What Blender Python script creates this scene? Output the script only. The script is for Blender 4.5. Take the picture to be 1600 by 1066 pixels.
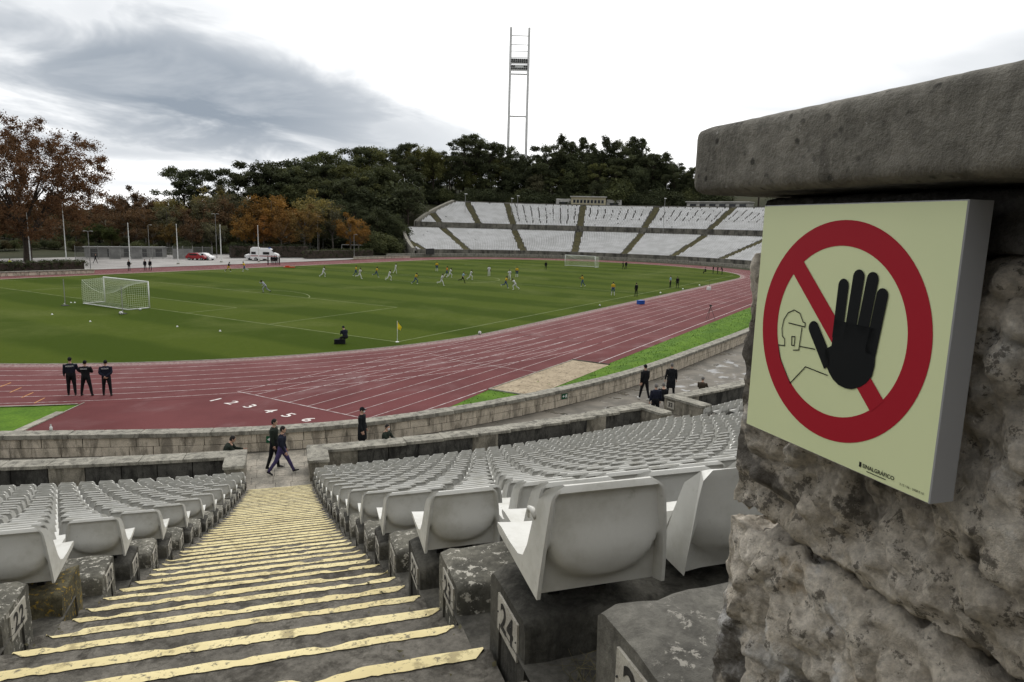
import bpy, bmesh, math, random
import numpy as np
from mathutils import Vector, Matrix, noise

# ------------------------------------------------------------------ camera, sky, sun, exposure
for o in list(bpy.data.objects): bpy.data.objects.remove(o)
SC = bpy.context.scene
COL = SC.collection
RAD = math.radians
# world frame: origin at the near corner of the pitch, X along the touchline, Y along the goal line, z = 0 on the grass
CAM = np.array([-38.850, -32.435, 8.576]); FPX = 1080.5
YAW, PITCH, ROLL = 0.529078, 0.164088, 0.027026
_f = np.array([math.cos(PITCH)*math.cos(YAW), math.cos(PITCH)*math.sin(YAW), -math.sin(PITCH)])
_r0 = np.array([math.sin(YAW), -math.cos(YAW), 0.0]); _u0 = np.cross(_r0, _f)
_r = math.cos(ROLL)*_r0 + math.sin(ROLL)*_u0
_u = -math.sin(ROLL)*_r0 + math.cos(ROLL)*_u0
cam = bpy.data.cameras.new('camera'); camo = bpy.data.objects.new('camera', cam); COL.objects.link(camo)
cam.sensor_width = 36; cam.lens = FPX/1600*36; cam.clip_start = 0.05; cam.clip_end = 6000
camo.matrix_world = Matrix(((_r[0], _u[0], -_f[0], CAM[0]), (_r[1], _u[1], -_f[1], CAM[1]), (_r[2], _u[2], -_f[2], CAM[2]), (0, 0, 0, 1)))
SC.camera = camo
SC.view_settings.view_transform = 'Standard'; SC.view_settings.look = 'None'
SC.view_settings.exposure = 0.2; SC.view_settings.gamma = 1
SC.render.engine = 'CYCLES'
try:
    SC.cycles.use_denoising = True
    SC.cycles.max_bounces = 5; SC.cycles.diffuse_bounces = 3; SC.cycles.glossy_bounces = 2; SC.cycles.transparent_max_bounces = 6
except Exception: pass

def raydir(x, y):
    return _f + (x-800)/FPX*_r - (y-533)/FPX*_u
def bp(x, y, z=0.0):                      # photo pixel -> point on the level z
    d = raydir(x, y); return CAM + d*((z-CAM[2])/d[2])
def at(x, D, z=0.0, y=380):               # photo column at ground distance D
    d = raydir(x, y); h = math.hypot(d[0], d[1]); p = CAM + d*(D/h); return np.array([p[0], p[1], z])
def zat(x, y, D):                         # height reached by a pixel's ray at ground distance D
    d = raydir(x, y); return CAM[2] + d[2]*D/math.hypot(d[0], d[1])
def pix(P):
    d = np.asarray(P, float)-CAM; z = d@_f
    return 800+FPX*(d@_r)/z, 533-FPX*(d@_u)/z, z

class G:
    """tiny node-graph helper"""
    def __init__(s, tree): s.t = tree; s.L = tree.links
    def n(s, ty, **kw):
        q = s.t.nodes.new(ty)
        for k, v in kw.items(): setattr(q, k, v)
        return q
    def put(s, sock, v):
        if isinstance(v, bpy.types.NodeSocket): s.L.new(v, sock)
        else:
            if isinstance(v, (tuple, list)) and len(v) == 3 and sock.type == 'RGBA': v = (*v, 1)
            sock.default_value = v
    def math(s, op, a, b=0.0, clamp=False):
        q = s.n('ShaderNodeMath', operation=op, use_clamp=clamp); s.put(q.inputs[0], a); s.put(q.inputs[1], b); return q.outputs[0]
    def vmath(s, op, a, b=(0, 0, 0)):
        q = s.n('ShaderNodeVectorMath', operation=op); s.put(q.inputs[0], a); s.put(q.inputs[1], b)
        return q.outputs['Value'] if op in ('DOT_PRODUCT', 'LENGTH') else q.outputs[0]
    def scalev(s, v, f):
        return s.vmath('MULTIPLY', v, f)
    def noise(s, v, scale, detail=4, rough=.55, dist=0.0):
        q = s.n('ShaderNodeTexNoise'); s.put(q.inputs['Vector'], v); q.inputs['Scale'].default_value = scale
        q.inputs['Detail'].default_value = detail; q.inputs['Roughness'].default_value = rough; q.inputs['Distortion'].default_value = dist
        return q.outputs[0]
    def voro(s, v, scale, feature='F1'):
        q = s.n('ShaderNodeTexVoronoi', feature=feature); s.put(q.inputs['Vector'], v); q.inputs['Scale'].default_value = scale
        return q.outputs['Distance']
    def mr(s, v, a, b, c=0.0, d=1.0, smooth=True):
        q = s.n('ShaderNodeMapRange', interpolation_type='SMOOTHSTEP' if smooth else 'LINEAR'); q.clamp = True
        for i, x in enumerate((v, a, b, c, d)): s.put(q.inputs[i], x)
        return q.outputs[0]
    def mix(s, f, a, b, mode='MIX'):
        q = s.n('ShaderNodeMix', data_type='RGBA', blend_type=mode); s.put(q.inputs[0], f); s.put(q.inputs[6], a); s.put(q.inputs[7], b); return q.outputs[2]
    def pos(s): return s.n('ShaderNodeNewGeometry').outputs['Position']
    def sep(s, v):
        q = s.n('ShaderNodeSeparateXYZ'); s.put(q.inputs[0], v); return q.outputs
    def comb(s, x, y, z):
        q = s.n('ShaderNodeCombineXYZ')
        for i, v in enumerate((x, y, z)): s.put(q.inputs[i], v)
        return q.outputs[0]

# ---- world: procedural cloud deck over a Nishita sky
SUN_AZ, SUN_EL = RAD(30.0), RAD(48.0)       # the bright side of the overcast: ahead and to the right
W = bpy.data.worlds.new('World'); SC.world = W; W.use_nodes = True
g = G(W.node_tree); W.node_tree.nodes.clear()
out = g.n('ShaderNodeOutputWorld'); bg = g.n('ShaderNodeBackground'); g.L.new(bg.outputs[0], out.inputs[0])
sky = g.n('ShaderNodeTexSky', sky_type='NISHITA'); sky.sun_disc = False
sky.sun_elevation = SUN_EL; sky.sun_rotation = RAD(90)-SUN_AZ
dirv = g.n('ShaderNodeTexCoord').outputs['Generated']
sx, sy, sz = g.sep(dirv)
zz = g.math('MAXIMUM', sz, 0.0)
den = g.math('ADD', zz, 0.16)
cp = g.comb(g.math('DIVIDE', sx, den), g.math('DIVIDE', sy, den), g.math('MULTIPLY', zz, 0.6))
n1 = g.noise(cp, 0.55, 4, .52, .35)
n2 = g.noise(g.vmath('ADD', cp, (7.3, 2.1, 0)), 1.5, 5, .58, .5)
n3 = g.noise(g.vmath('ADD', cp, (1.3, 9.1, 0)), .28, 1, .5, 0)
def ell(px, py, ex, ey, ru, rv, amp=.12):
    """soft elongated cloud body centred on the direction (px,py), long axis towards (ex,ey); ru, rv half sizes"""
    c = raydir(px, py); c = c/np.linalg.norm(c); e = raydir(ex, ey); e = e/np.linalg.norm(e)
    a1 = e-c*(e@c); a1 /= np.linalg.norm(a1); a2 = np.cross(c, a1)
    u = g.math('DIVIDE', g.vmath('DOT_PRODUCT', dirv, tuple(a1)), ru)
    v = g.math('DIVIDE', g.vmath('DOT_PRODUCT', dirv, tuple(a2)), rv)
    front = g.math('GREATER_THAN', g.vmath('DOT_PRODUCT', dirv, tuple(c)), 0.0)
    r2 = g.math('ADD', g.math('MULTIPLY', u, u), g.math('MULTIPLY', v, v))
    r = g.math('SQRT', r2)
    r = g.math('ADD', r, g.math('MULTIPLY', g.math('SUBTRACT', n2, .5), 1.7))
    return g.math('MULTIPLY', front, g.mr(r, 1.15, .25))
grey = g.mr(g.math('ADD', g.math('MULTIPLY', n1, .7), g.math('MULTIPLY', n3, .5)), .60, .80, 0, .62)
b1 = ell(310, 145, 600, 210, .36, .115)
b2 = ell(520, 205, 700, 225, .26, .065)
b3 = ell(150, 230, 400, 245, .34, .028)
b4 = ell(180, 20, 420, 30, .26, .065)
b5 = ell(120, 285, 400, 290, .40, .012)
for q, k in ((b1, 1.0), (b2, .72), (b3, .62), (b4, .50), (b5, .4)):
    grey = g.math('MAXIMUM', grey, g.math('MULTIPLY', q, k))
grey = g.math('MULTIPLY', grey, g.mr(n2, .2, .75, .78, 1.12))
sundot = g.vmath('DOT_PRODUCT', dirv, (math.cos(SUN_EL)*math.cos(SUN_AZ), math.cos(SUN_EL)*math.sin(SUN_AZ), math.sin(SUN_EL)))
white = g.mix(g.mr(sundot, -.75, .95), (.50, .52, .55), (1.5, 1.5, 1.49))
cloud = g.mix(g.math('MINIMUM', grey, 1.0), white, (.325, .378, .445))
gap = g.mr(g.math('ADD', n2, g.math('MULTIPLY', n3, .6)), .50, .36, 0, .45)
skyc = g.mix(1.0, sky.outputs[0], (.11, .11, .11), 'MULTIPLY')
total = g.mix(gap, cloud, skyc)
g.L.new(total, bg.inputs[0]); bg.inputs[1].default_value = 0.86
sl = bpy.data.lights.new('sun', 'SUN'); sl.energy = 1.2; sl.angle = RAD(35); sl.color = (1, .97, .93)
so = bpy.data.objects.new('sun', sl); COL.objects.link(so)
so.rotation_euler = (RAD(90)-SUN_EL, 0, SUN_AZ+RAD(90))

# ------------------------------------------------------------------ helpers
rnd = random.Random(11); NR = np.random.default_rng(5)
MATS = {}
def material(name, fn):
    m = bpy.data.materials.new(name); m.use_nodes = True; MATS[name] = m
    g = G(m.node_tree); b = m.node_tree.nodes['Principled BSDF']
    fn(g, b); return m
def setp(b, rough=.8, spec=.25, metal=0.0):
    b.inputs['Roughness'].default_value = rough; b.inputs['Specular IOR Level'].default_value = spec; b.inputs['Metallic'].default_value = metal
def bump(g, b, h, strength=.4, dist=.02):
    q = g.n('ShaderNodeBump'); q.inputs['Strength'].default_value = strength; q.inputs['Distance'].default_value = dist
    g.put(q.inputs['Height'], h); g.L.new(q.outputs[0], b.inputs['Normal'])
def M(name, c1, c2=None, scale=3.0, rough=.8, spec=.25, bmp=0.0, bscale=None, lo=.38, hi=.62, metal=0.0, fine=0.0, bdist=.02, stretch=(1, 1, 1)):
    def fn(g, b):
        setp(b, rough, spec, metal)
        if c2 is None and not bmp: b.inputs['Base Color'].default_value = (*c1, 1); return
        p = g.pos()
        if stretch != (1, 1, 1): p = g.vmath('MULTIPLY', p, stretch)
        n = g.noise(p, scale, 6, .6)
        c = g.mix(g.mr(n, lo, hi), c1, c2 or c1)
        if fine: c = g.mix(fine, c, g.mix(g.mr(g.noise(p, scale*14, 3, .6), .3, .7), (.35, .35, .35), (1.5, 1.5, 1.5)), 'MULTIPLY')
        g.L.new(c, b.inputs['Base Color'])
        if bmp: bump(g, b, g.noise(p, bscale or scale*8, 5, .65), bmp, bdist)
    return material(name, fn)

def np_mesh(name, V, F):
    """fast mesh from numpy arrays; F (n,3) or (n,4)"""
    V = np.asarray(V, np.float32); F = np.asarray(F, np.int32); k = F.shape[1]
    me = bpy.data.meshes.new(name); me.vertices.add(len(V)); me.vertices.foreach_set('co', V.ravel())
    me.loops.add(F.size); me.loops.foreach_set('vertex_index', F.ravel())
    me.polygons.add(len(F)); me.polygons.foreach_set('loop_start', np.arange(0, F.size, k, dtype=np.int32))
    try: me.polygons.foreach_set('loop_total', np.full(len(F), k, np.int32))
    except Exception: pass
    me.update(calc_edges=True); return me
def link(name, data, parent=None, loc=None, mat=None):
    o = bpy.data.objects.new(name, data); COL.objects.link(o)
    if parent is not None: o.parent = parent
    if loc is not None: o.location = loc
    if mat is not None:
        mats = mat if isinstance(mat, (list, tuple)) else [mat]
        if not data.materials:
            for m in mats: data.materials.append(MATS[m] if isinstance(m, str) else m)
    return o
def tag(o, label=None, cat=None, group=None, kind=None):
    if label: o['label'] = label
    if cat: o['category'] = cat
    if group: o['group'] = group
    if kind: o['kind'] = kind
    return o
def thing(name, label, cat, loc=(0, 0, 0), rz=0.0, group=None):
    o = bpy.data.objects.new(name, None); COL.objects.link(o); o.empty_display_size = .2
    o.location = loc; o.rotation_euler = (0, 0, rz); return tag(o, label, cat, group)
ORD = ['first', 'second', 'third', 'fourth', 'fifth', 'sixth', 'seventh', 'eighth', 'ninth', 'tenth', 'eleventh', 'twelfth', 'thirteenth', 'fourteenth', 'fifteenth', 'sixteenth', 'seventeenth', 'eighteenth', 'nineteenth', 'twentieth']
TENS = ['twenty', 'thirty', 'forty', 'fifty', 'sixty', 'seventy', 'eighty', 'ninety']
def ordi(i):
    if i < 20: return ORD[i]
    t, u = divmod(i+1, 10)
    return (TENS[t-2][:-1]+'ieth') if u == 0 else TENS[t-2]+'-'+ORD[u-1]

class MB:
    def __init__(s): s.v = []; s.f = []; s.m = []
    def add(s, V, F, mi=0):
        o = len(s.v); s.v += [tuple(map(float, p)) for p in V]; s.f += [tuple(i+o for i in q) for q in F]; s.m += [mi]*len(F); return s
    def box(s, c, d, rz=0.0, mi=0, R=None):
        x, y, z = d[0]/2, d[1]/2, d[2]/2
        V = [(-x, -y, -z), (x, -y, -z), (x, y, -z), (-x, y, -z), (-x, -y, z), (x, -y, z), (x, y, z), (-x, y, z)]
        if R is None: R = Matrix.Rotation(rz, 3, 'Z')
        V = [tuple(R @ Vector(p) + Vector(c)) for p in V]
        return s.add(V, [(0, 3, 2, 1), (4, 5, 6, 7), (0, 1, 5, 4), (1, 2, 6, 5), (2, 3, 7, 6), (3, 0, 4, 7)], mi)
    def bar(s, a, b, r, n=6, r2=None, mi=0):
        return s.tube([a, b], [r, r if r2 is None else r2], n, mi)
    def tube(s, P, R, n=8, mi=0, caps=True):
        P = [Vector(p) for p in P]; base = len(s.v); V = []; prev = None
        for i, p in enumerate(P):
            t = (P[min(i+1, len(P)-1)]-P[max(i-1, 0)]).normalized()
            if prev is None:
                ref = Vector((1, 0, 0)) if abs(t.x) < .8 else Vector((0, 1, 0)); u = (ref - t*ref.dot(t)).normalized()
            else:
                u = prev - t*prev.dot(t); u = u.normalized() if u.length > 1e-6 else t.orthogonal().normalized()
            prev = u; w = t.cross(u); r = R[i]; rx, ry = (r, r) if not isinstance(r, (tuple, list)) else r
            for k in range(n):
                a = 2*math.pi*k/n; V.append(p + u*(rx*math.cos(a)) + w*(ry*math.sin(a)))
        F = []
        for i in range(len(P)-1):
            for k in range(n):
                k2 = (k+1) % n; F.append((i*n+k, i*n+k2, (i+1)*n+k2, (i+1)*n+k))
        if caps: F.append(tuple(range(n-1, -1, -1))); F.append(tuple((len(P)-1)*n+k for k in range(n)))
        return s.add(V, F, mi)
    def sphere(s, c, r, nu=10, nv=7, mi=0, R=None):
        rx, ry, rz = (r, r, r) if not isinstance(r, (tuple, list)) else r
        V = []; F = []
        for j in range(nv+1):
            th = math.pi*j/nv
            for i in range(nu):
                a = 2*math.pi*i/nu; q = Vector((rx*math.sin(th)*math.cos(a), ry*math.sin(th)*math.sin(a), rz*math.cos(th)))
                if R is not None: q = R @ q
                V.append(q+Vector(c))
        for j in range(nv):
            for i in range(nu):
                i2 = (i+1) % nu; F.append((j*nu+i, (j+1)*nu+i, (j+1)*nu+i2, j*nu+i2))
        return s.add(V, F, mi)
    def prism(s, poly, z0, z1, mi=0):
        n = len(poly); V = [(x, y, z0) for x, y in poly]+[(x, y, z1) for x, y in poly]
        F = [tuple(range(n-1, -1, -1)), tuple(range(n, 2*n))]+[(i, (i+1) % n, n+(i+1) % n, n+i) for i in range(n)]
        return s.add(V, F, mi)
    def data(s, name):
        me = bpy.data.meshes.new(name); me.from_pydata(s.v, [], s.f)
        if any(s.m): me.polygons.foreach_set('material_index', np.array(s.m, np.int32))
        me.update(); return me
    def build(s, name, mat, parent=None, loc=None, smooth=False, origin=None, angle=None):
        if origin is not None: s.v = [(x-origin[0], y-origin[1], z-origin[2]) for x, y, z in s.v]; loc = origin
        me = s.data(name)
        for m in (mat if isinstance(mat, (list, tuple)) else [mat]): me.materials.append(MATS[m])
        if smooth or angle:
            me.polygons.foreach_set('use_smooth', np.ones(len(me.polygons), bool))
            if angle: me.set_sharp_from_angle(angle=RAD(angle))
        return link(name, me, parent, loc)
def sheet(name, poly, z, mat, parent=None, kind='structure'):
    """flat n-gon, triangulated"""
    bm = bmesh.new(); vs = [bm.verts.new((x, y, z)) for x, y in poly]; f = bm.faces.new(vs)
    if f.normal.z < 0: f.normal_flip()
    bm.normal_update(); bmesh.ops.triangulate(bm, faces=bm.faces[:])
    for q in bm.faces:
        if q.normal.z < 0: q.normal_flip()
    me = bpy.data.meshes.new(name); bm.to_mesh(me); bm.free(); me.materials.append(MATS[mat])
    o = link(name, me, parent)
    if kind and parent is None: o['kind'] = kind
    return o
def ribbon(P, w, z, closed=False):
    """flat strip of width w along the polyline P (list of xy)"""
    P = np.asarray(P, float); n = len(P)
    T = np.gradient(P, axis=0) if not closed else (np.roll(P, -1, 0)-np.roll(P, 1, 0))
    T /= np.linalg.norm(T, axis=1)[:, None]; N = np.stack([-T[:, 1], T[:, 0]], 1)
    V = [(x, y, z) for x, y in P-N*w/2]+[(x, y, z) for x, y in P+N*w/2]
    F = [(i, (i+1) % n, n+(i+1) % n, n+i) for i in range(n if closed else n-1)]
    return V, F
_tc = {}
def text_geo(txt, size, bold=0.0, spacing=1.0):
    """filled glyph outlines as (verts, faces) in the xy plane, centred"""
    k = (txt, size, bold, spacing)
    if k in _tc: return _tc[k]
    cu = bpy.data.curves.new('glyphs', 'FONT'); cu.body = txt; cu.size = size; cu.offset = bold; cu.resolution_u = 3
    cu.align_x = 'CENTER'; cu.align_y = 'CENTER'; cu.space_character = spacing
    o = bpy.data.objects.new('glyphs', cu); COL.objects.link(o)
    dg = bpy.context.evaluated_depsgraph_get(); me = bpy.data.meshes.new_from_object(o.evaluated_get(dg))
    V = [tuple(v.co) for v in me.vertices]; F = [tuple(p.vertices) for p in me.polygons]
    bpy.data.objects.remove(o); bpy.data.curves.remove(cu); bpy.data.meshes.remove(me)
    _tc[k] = (V, F); return V, F
def sstep(x): x = min(1.0, max(0.0, x)); return x*x*(3-2*x)
# ------------------------------------------------------------------ materials
def _pitch(g, b):
    setp(b, .95, .03); p = g.pos(); x, y, z = g.sep(p)
    n = g.noise(p, .16, 6, .6); f = g.noise(p, 2.4, 5, .7); fine = g.noise(p, 22, 3, .7)
    w = g.math('ADD', x, g.math('MULTIPLY', g.math('SUBTRACT', n, .5), 3.0))
    st = g.mr(g.math('SINE', g.math('MULTIPLY', w, 2*math.pi/11.0)), -.45, .45)
    c = g.mix(g.math('MULTIPLY', st, .75), (.033, .053, .004), (.062, .084, .0105))
    c = g.mix(g.mr(g.noise(g.vmath('ADD', p, (31, 7, 0)), .075, 5, .62, .4), .48, .70, 0, .75), c, (.088, .106, .027))
    c = g.mix(g.mr(f, .3, .7, 0, .5), c, (.038, .060, .0055))
    c = g.mix(.45, c, g.mix(g.mr(fine, .3, .7), (.55, .55, .5), (1.4, 1.4, 1.3)), 'MULTIPLY')
    g.L.new(c, b.inputs['Base Color']); bump(g, b, g.noise(p, 40, 3, .7), .5, .02)
material('pitch_grass', _pitch)
def _verge(g, b):
    setp(b, .9, .12); p = g.pos(); n = g.noise(p, .7, 6, .6); f = g.noise(p, 9, 4, .7)
    c = g.mix(g.mr(n, .35, .65), (.050, .112, .007), (.082, .158, .011))
    c = g.mix(.5, c, g.mix(g.mr(f, .3, .7), (.5, .5, .45), (1.35, 1.35, 1.2)), 'MULTIPLY')
    g.L.new(c, b.inputs['Base Color']); bump(g, b, g.noise(p, 30, 3, .7), .25, .01)
material('verge_grass', _verge)
def _ground(g, b):
    setp(b, .95, .1); p = g.pos(); n = g.noise(p, .08, 6, .6); f = g.noise(p, 1.1, 5, .7)
    c = g.mix(g.mr(n, .35, .65), (.022, .027, .012), (.036, .036, .018))
    c = g.mix(g.mr(f, .5, .75, 0, .7), c, (.050, .040, .024)); g.L.new(c, b.inputs['Base Color'])
material('wild_ground', _ground)
def _track(g, b):
    p = g.pos(); n = g.noise(p, .22, 6, .6); s = g.noise(g.vmath('MULTIPLY', p, (.6, 1.0, 1)), .4, 6, .62, .6); f = g.noise(p, 7, 5, .7); ff = g.noise(p, 60, 2, .6)
    c = g.mix(g.mr(n, .3, .7), (.090, .024, .025), (.122, .036, .037))
    x, y, z = g.sep(p)
    # old, bleached surface on the inside lanes and the back straight; darker where the chute gets no wear
    dx = g.math('SUBTRACT', x, g.math('MINIMUM', g.math('MAXIMUM', x, 9.75), 94.14)); dy = g.math('SUBTRACT', y, 34.0)
    rr = g.math('SQRT', g.math('ADD', g.math('MULTIPLY', dx, dx), g.math('MULTIPLY', dy, dy)))
    worn = g.math('MULTIPLY', g.mr(rr, 49.5, 38.0), g.mr(s, .32, .62, .35, 1.0))
    c = g.mix(g.math('MULTIPLY', worn, .5), c, (.145, .058, .058))
    c = g.mix(g.mr(s, .64, .78, 0, .45), c, (.215, .118, .113))
    pale = g.math('MULTIPLY', g.mr(rr, 38.4, 36.7), g.mr(f, .35, .6))  # pale inner edge: wear, plus a wet sheen put into the colour
    c = g.mix(g.math('MULTIPLY', pale, .7), c, (.36, .315, .29))
    c = g.mix(g.mr(f, .55, .8, 0, .35), c, (.08, .032, .03))
    c = g.mix(.3, c, g.mix(ff, (.5, .5, .5), (1.5, 1.5, 1.5)), 'MULTIPLY')
    g.L.new(c, b.inputs['Base Color']); setp(b, .78, .10)
    g.L.new(g.mr(s, .50, .74, .85, .55), b.inputs['Roughness'])
    bump(g, b, ff, .25, .01)
material('track_rubber', _track)
M('line_white', (.46, .395, .385), (.27, .185, .18), 3, .7, fine=.4)
M('line_pitch', (.145, .175, .066), (.092, .12, .030), .9, .8)
M('line_orange', (.50, .25, .06), (.36, .16, .06), 4, .7)
M('digit_white', (.66, .63, .60), (.5, .44, .42), 6, .7)
M('plaza_concrete', (.30, .29, .275), (.23, .22, .21), .25, .85, fine=.3)
M('kerb_stone', (.33, .31, .26), (.20, .19, .155), 2.2, .9, bmp=.4, fine=.4)
def _sand(g, b):
    setp(b, .95, .1); p = g.pos(); n = g.noise(p, 1.2, 6, .7); f = g.noise(p, 6, 5, .75)
    c = g.mix(g.mr(n, .35, .65), (.38, .315, .225), (.28, .23, .16)); c = g.mix(g.mr(f, .50, .64, 0, .8), c, (.13, .10, .07))
    g.L.new(c, b.inputs['Base Color']); bump(g, b, f, .8, .06)
material('sand', _sand)
def _stone(name, c1, c2, stain, sx=.5, amount=.6, lich=None, lamt=.5, scale=2.2, bmp=.5, bscale=26, lsc=7.0):
    """weathered stone: blotches, dark run-off streaks with their own ragged outline, optional lichen"""
    def fn(g, b):
        setp(b, .92, .15); p = g.pos()
        n = g.noise(p, scale, 6, .65); c = g.mix(g.mr(n, .35, .65), c1, c2)
        st = g.noise(g.vmath('MULTIPLY', p, (1, 1, .28)), sx*3.2, 6, .7, .4)
        c = g.mix(g.mr(st, .46, .62, 0, amount), c, stain)
        f = g.noise(p, 34, 4, .7); c = g.mix(.5, c, g.mix(g.mr(f, .3, .7), (.55, .55, .55), (1.4, 1.4, 1.4)), 'MULTIPLY')
        if name == 'cap_concrete':
            pv = g.voro(g.vmath('ADD', p, g.vmath('MULTIPLY', g.comb(n, f, n), (.02, .02, .02))), 55); pz = g.noise(p, 9, 4, .6)
            pit = g.math('MULTIPLY', g.mr(pv, .34, .16), g.mr(pz, .50, .60)); c = g.mix(g.math('MULTIPLY', pit, .85), c, (.03, .029, .026))
            c = g.mix(g.mr(g.noise(p, 130, 3, .6), .66, .74, 0, .6), c, (.33, .32, .30))
        if lich:
            d = g.noise(p, lsc*2.2, 7, .72, .25); zone = g.noise(p, 2.2, 3, .6)
            sp = g.math('MULTIPLY', g.mr(d, .55, .60), g.mr(zone, .56-lamt*.25, .64-lamt*.25))
            c = g.mix(g.math('MULTIPLY', sp, .85), c, lich)
        g.L.new(c, b.inputs['Base Color']); bump(g, b, g.math('ADD', g.noise(p, bscale, 6, .75), g.math('MULTIPLY', f, .3)), bmp, .03)
    return material(name, fn)
_stone('bench_dark', (.105, .10, .085), (.060, .058, .050), (.022, .021, .018), 1.6, .75)
_stone('bench_lichen', (.16, .152, .125), (.085, .082, .068), (.030, .029, .025), 1.2, .5, (.44, .42, .365), .9, lsc=9.0)
_stone('bench_moss', (.14, .125, .075), (.07, .065, .045), (.025, .024, .02), 1.2, .5, (.36, .235, .035), 1.0, lsc=14.0)
_stone('bench_plain', (.155, .148, .128), (.095, .091, .080), (.040, .038, .033), 1.0, .45, (.30, .285, .25), .25, lsc=12.0)
_stone('terrace_concrete', (.120, .113, .096), (.070, .067, .058), (.028, .027, .023), 1.0, .65)
_stone('step_concrete', (.175, .162, .138), (.105, .097, .083), (.040, .036, .029), 2.0, .75, bmp=.7)
_stone('wall_limestone', (.60, .53, .43), (.47, .415, .33), (.085, .075, .060), .9, .60, bmp=.5)
_stone('coping_stone', (.31, .295, .25), (.20, .19, .16), (.050, .047, .040), 1.1, .62, (.33, .32, .28), .35, lsc=16.0)
_stone('parapet_dark', (.10, .097, .086), (.055, .053, .048), (.016, .016, .015), .7, .8)
_stone('parapet_pale', (.30, .275, .225), (.19, .175, .14), (.045, .042, .035), .8, .6)
_stone('cap_concrete', (.205, .194, .168), (.150, .142, .123), (.072, .068, .058), 3.0, .6, bmp=.55, bscale=40)
M('mortar', (.075, .068, .055), (.045, .042, .035), 8, .95)
M('paving_stone', (.31, .28, .23), (.19, .175, .145), 1.6, .8, .3, bmp=.4, bscale=20, fine=.4)
def _wetpave(g, b):
    p = g.pos(); n = g.noise(p, .8, 5, .6); w = g.noise(g.vmath('ADD', p, (3.1, 8, 0)), .9, 4, .55)
    c = g.mix(g.mr(n, .35, .65), (.155, .138, .112), (.09, .082, .067)); wet = g.mr(w, .56, .62)
    c = g.mix(g.math('MULTIPLY', wet, .6), c, (.05, .047, .04)); g.L.new(c, b.inputs['Base Color'])
    setp(b, .8, .4); g.L.new(g.mr(w, .54, .63, .85, .05), b.inputs['Roughness'])
material('wet_paving', _wetpave)
def _rock(g, b):
    setp(b, .93, .12); p = g.pos()
    n = g.noise(p, 9, 7, .70); n2 = g.noise(g.vmath('ADD', p, (4, 1, 2)), 3.0, 6, .68, .4); f = g.noise(p, 75, 5, .7)
    c = g.mix(g.mr(n, .34, .66), (.48, .425, .345), (.72, .66, .57))
    c = g.mix(g.mr(n2, .53, .60, 0, .86), c, (.092, .085, .076))
    c = g.mix(g.mr(g.noise(g.vmath('ADD', p, (9, 3, 5)), 6.5, 6, .65), .60, .70, 0, .55), c, (.36, .25, .12))
    c = g.mix(g.mr(g.noise(g.vmath('ADD', p, (2, 7, 1)), 4.2, 6, .65), .56, .66, 0, .8), c, (.68, .67, .65))
    c = g.mix(g.mr(g.noise(g.vmath('ADD', p, (6, 2, 8)), 24, 6, .78), .55, .61, 0, .8), c, (.11, .098, .08))
    c = g.mix(.55, c, g.mix(g.mr(f, .3, .7), (.5, .5, .5), (1.45, 1.45, 1.45)), 'MULTIPLY')
    g.L.new(c, b.inputs['Base Color']); bump(g, b, g.math('ADD', g.noise(p, 42, 8, .78), g.math('MULTIPLY', f, .5)), 1.0, .016)
material('rough_limestone', _rock)
M('rock_grey', (.125, .12, .112), (.055, .053, .05), 7, .93, .12, .8, 45, bdist=.012, fine=.4)
def _seat(g, b):
    setp(b, .42, .4); p = g.pos()
    n = g.noise(p, 5, 6, .65); f = g.noise(p, 70, 3, .7)
    oi = g.n('ShaderNodeObjectInfo').outputs['Random']
    c = g.mix(g.mr(n, .42, .72), (.54, .535, .50), (.40, .39, .345)); c = g.mix(g.math('MULTIPLY', oi, .25), c, (.42, .42, .385))
    c = g.mix(g.mr(g.noise(p, 16, 5, .7), .60, .78, 0, .5), c, (.25, .245, .20))
    c = g.mix(.12, c, g.mix(f, (.6, .6, .6), (1.4, 1.4, 1.4)), 'MULTIPLY')
    g.L.new(c, b.inputs['Base Color']); g.L.new(g.mr(n, .4, .7, .36, .55), b.inputs['Roughness'])
material('seat_plastic', _seat)
M('far_seat', (.64, .64, .635), (.54, .54, .53), .35, .6, .15)
M('dark_bracket', (.012, .012, .012), rough=.7)
def _yel(g, b):
    setp(b, .75, .25); p = g.pos(); n = g.noise(p, 9, 6, .7); l = g.noise(p, 1.7, 4, .6)
    c = g.mix(g.mr(l, .35, .65), (.63, .545, .30), (.54, .455, .235)); c = g.mix(g.mr(n, .52, .64, 0, .80), c, (.26, .215, .11))
    c = g.mix(g.mr(g.noise(p, 34, 5, .75), .55, .63, 0, .85), c, (.11, .10, .072)); g.L.new(c, b.inputs['Base Color'])
    bump(g, b, n, .3, .01)
material('yellow_paint', _yel)
M('plaque', (.42, .40, .345), (.33, .31, .265), 12, .85, bmp=.25, fine=.3)
M('stencil_black', (.018, .017, .016), (.035, .033, .03), 40, .85)
M('sign_panel', (.62, .67, .395), (.60, .655, .385), 4, .38, .4)
M('sign_edge', (.40, .405, .42), rough=.5)
M('sign_red', (.33, .010, .022), rough=.55, spec=.15)
M('sign_black', (.006, .007, .008), rough=.6, spec=.12)
M('white_paint', (.72, .73, .71), (.60, .61, .59), 3, .5)
M('net_white', (.56, .60, .50), rough=.8)
M('grey_metal', (.30, .30, .29), (.22, .22, .21), 2, .55, .4)
M('tower_metal', (.70, .70, .69), (.62, .62, .61), .5, .55, .4)
M('dark_metal', (.03, .03, .03), rough=.5)
M('black_cloth', (.0090, .0095, .0115), (.016, .017, .019), 6, .9, .1)
M('navy_cloth', (.010, .012, .022), (.018, .02, .032), 6, .9, .1)
M('purple_trousers', (.045, .036, .095), (.065, .052, .125), 8, .9, .1)
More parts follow.
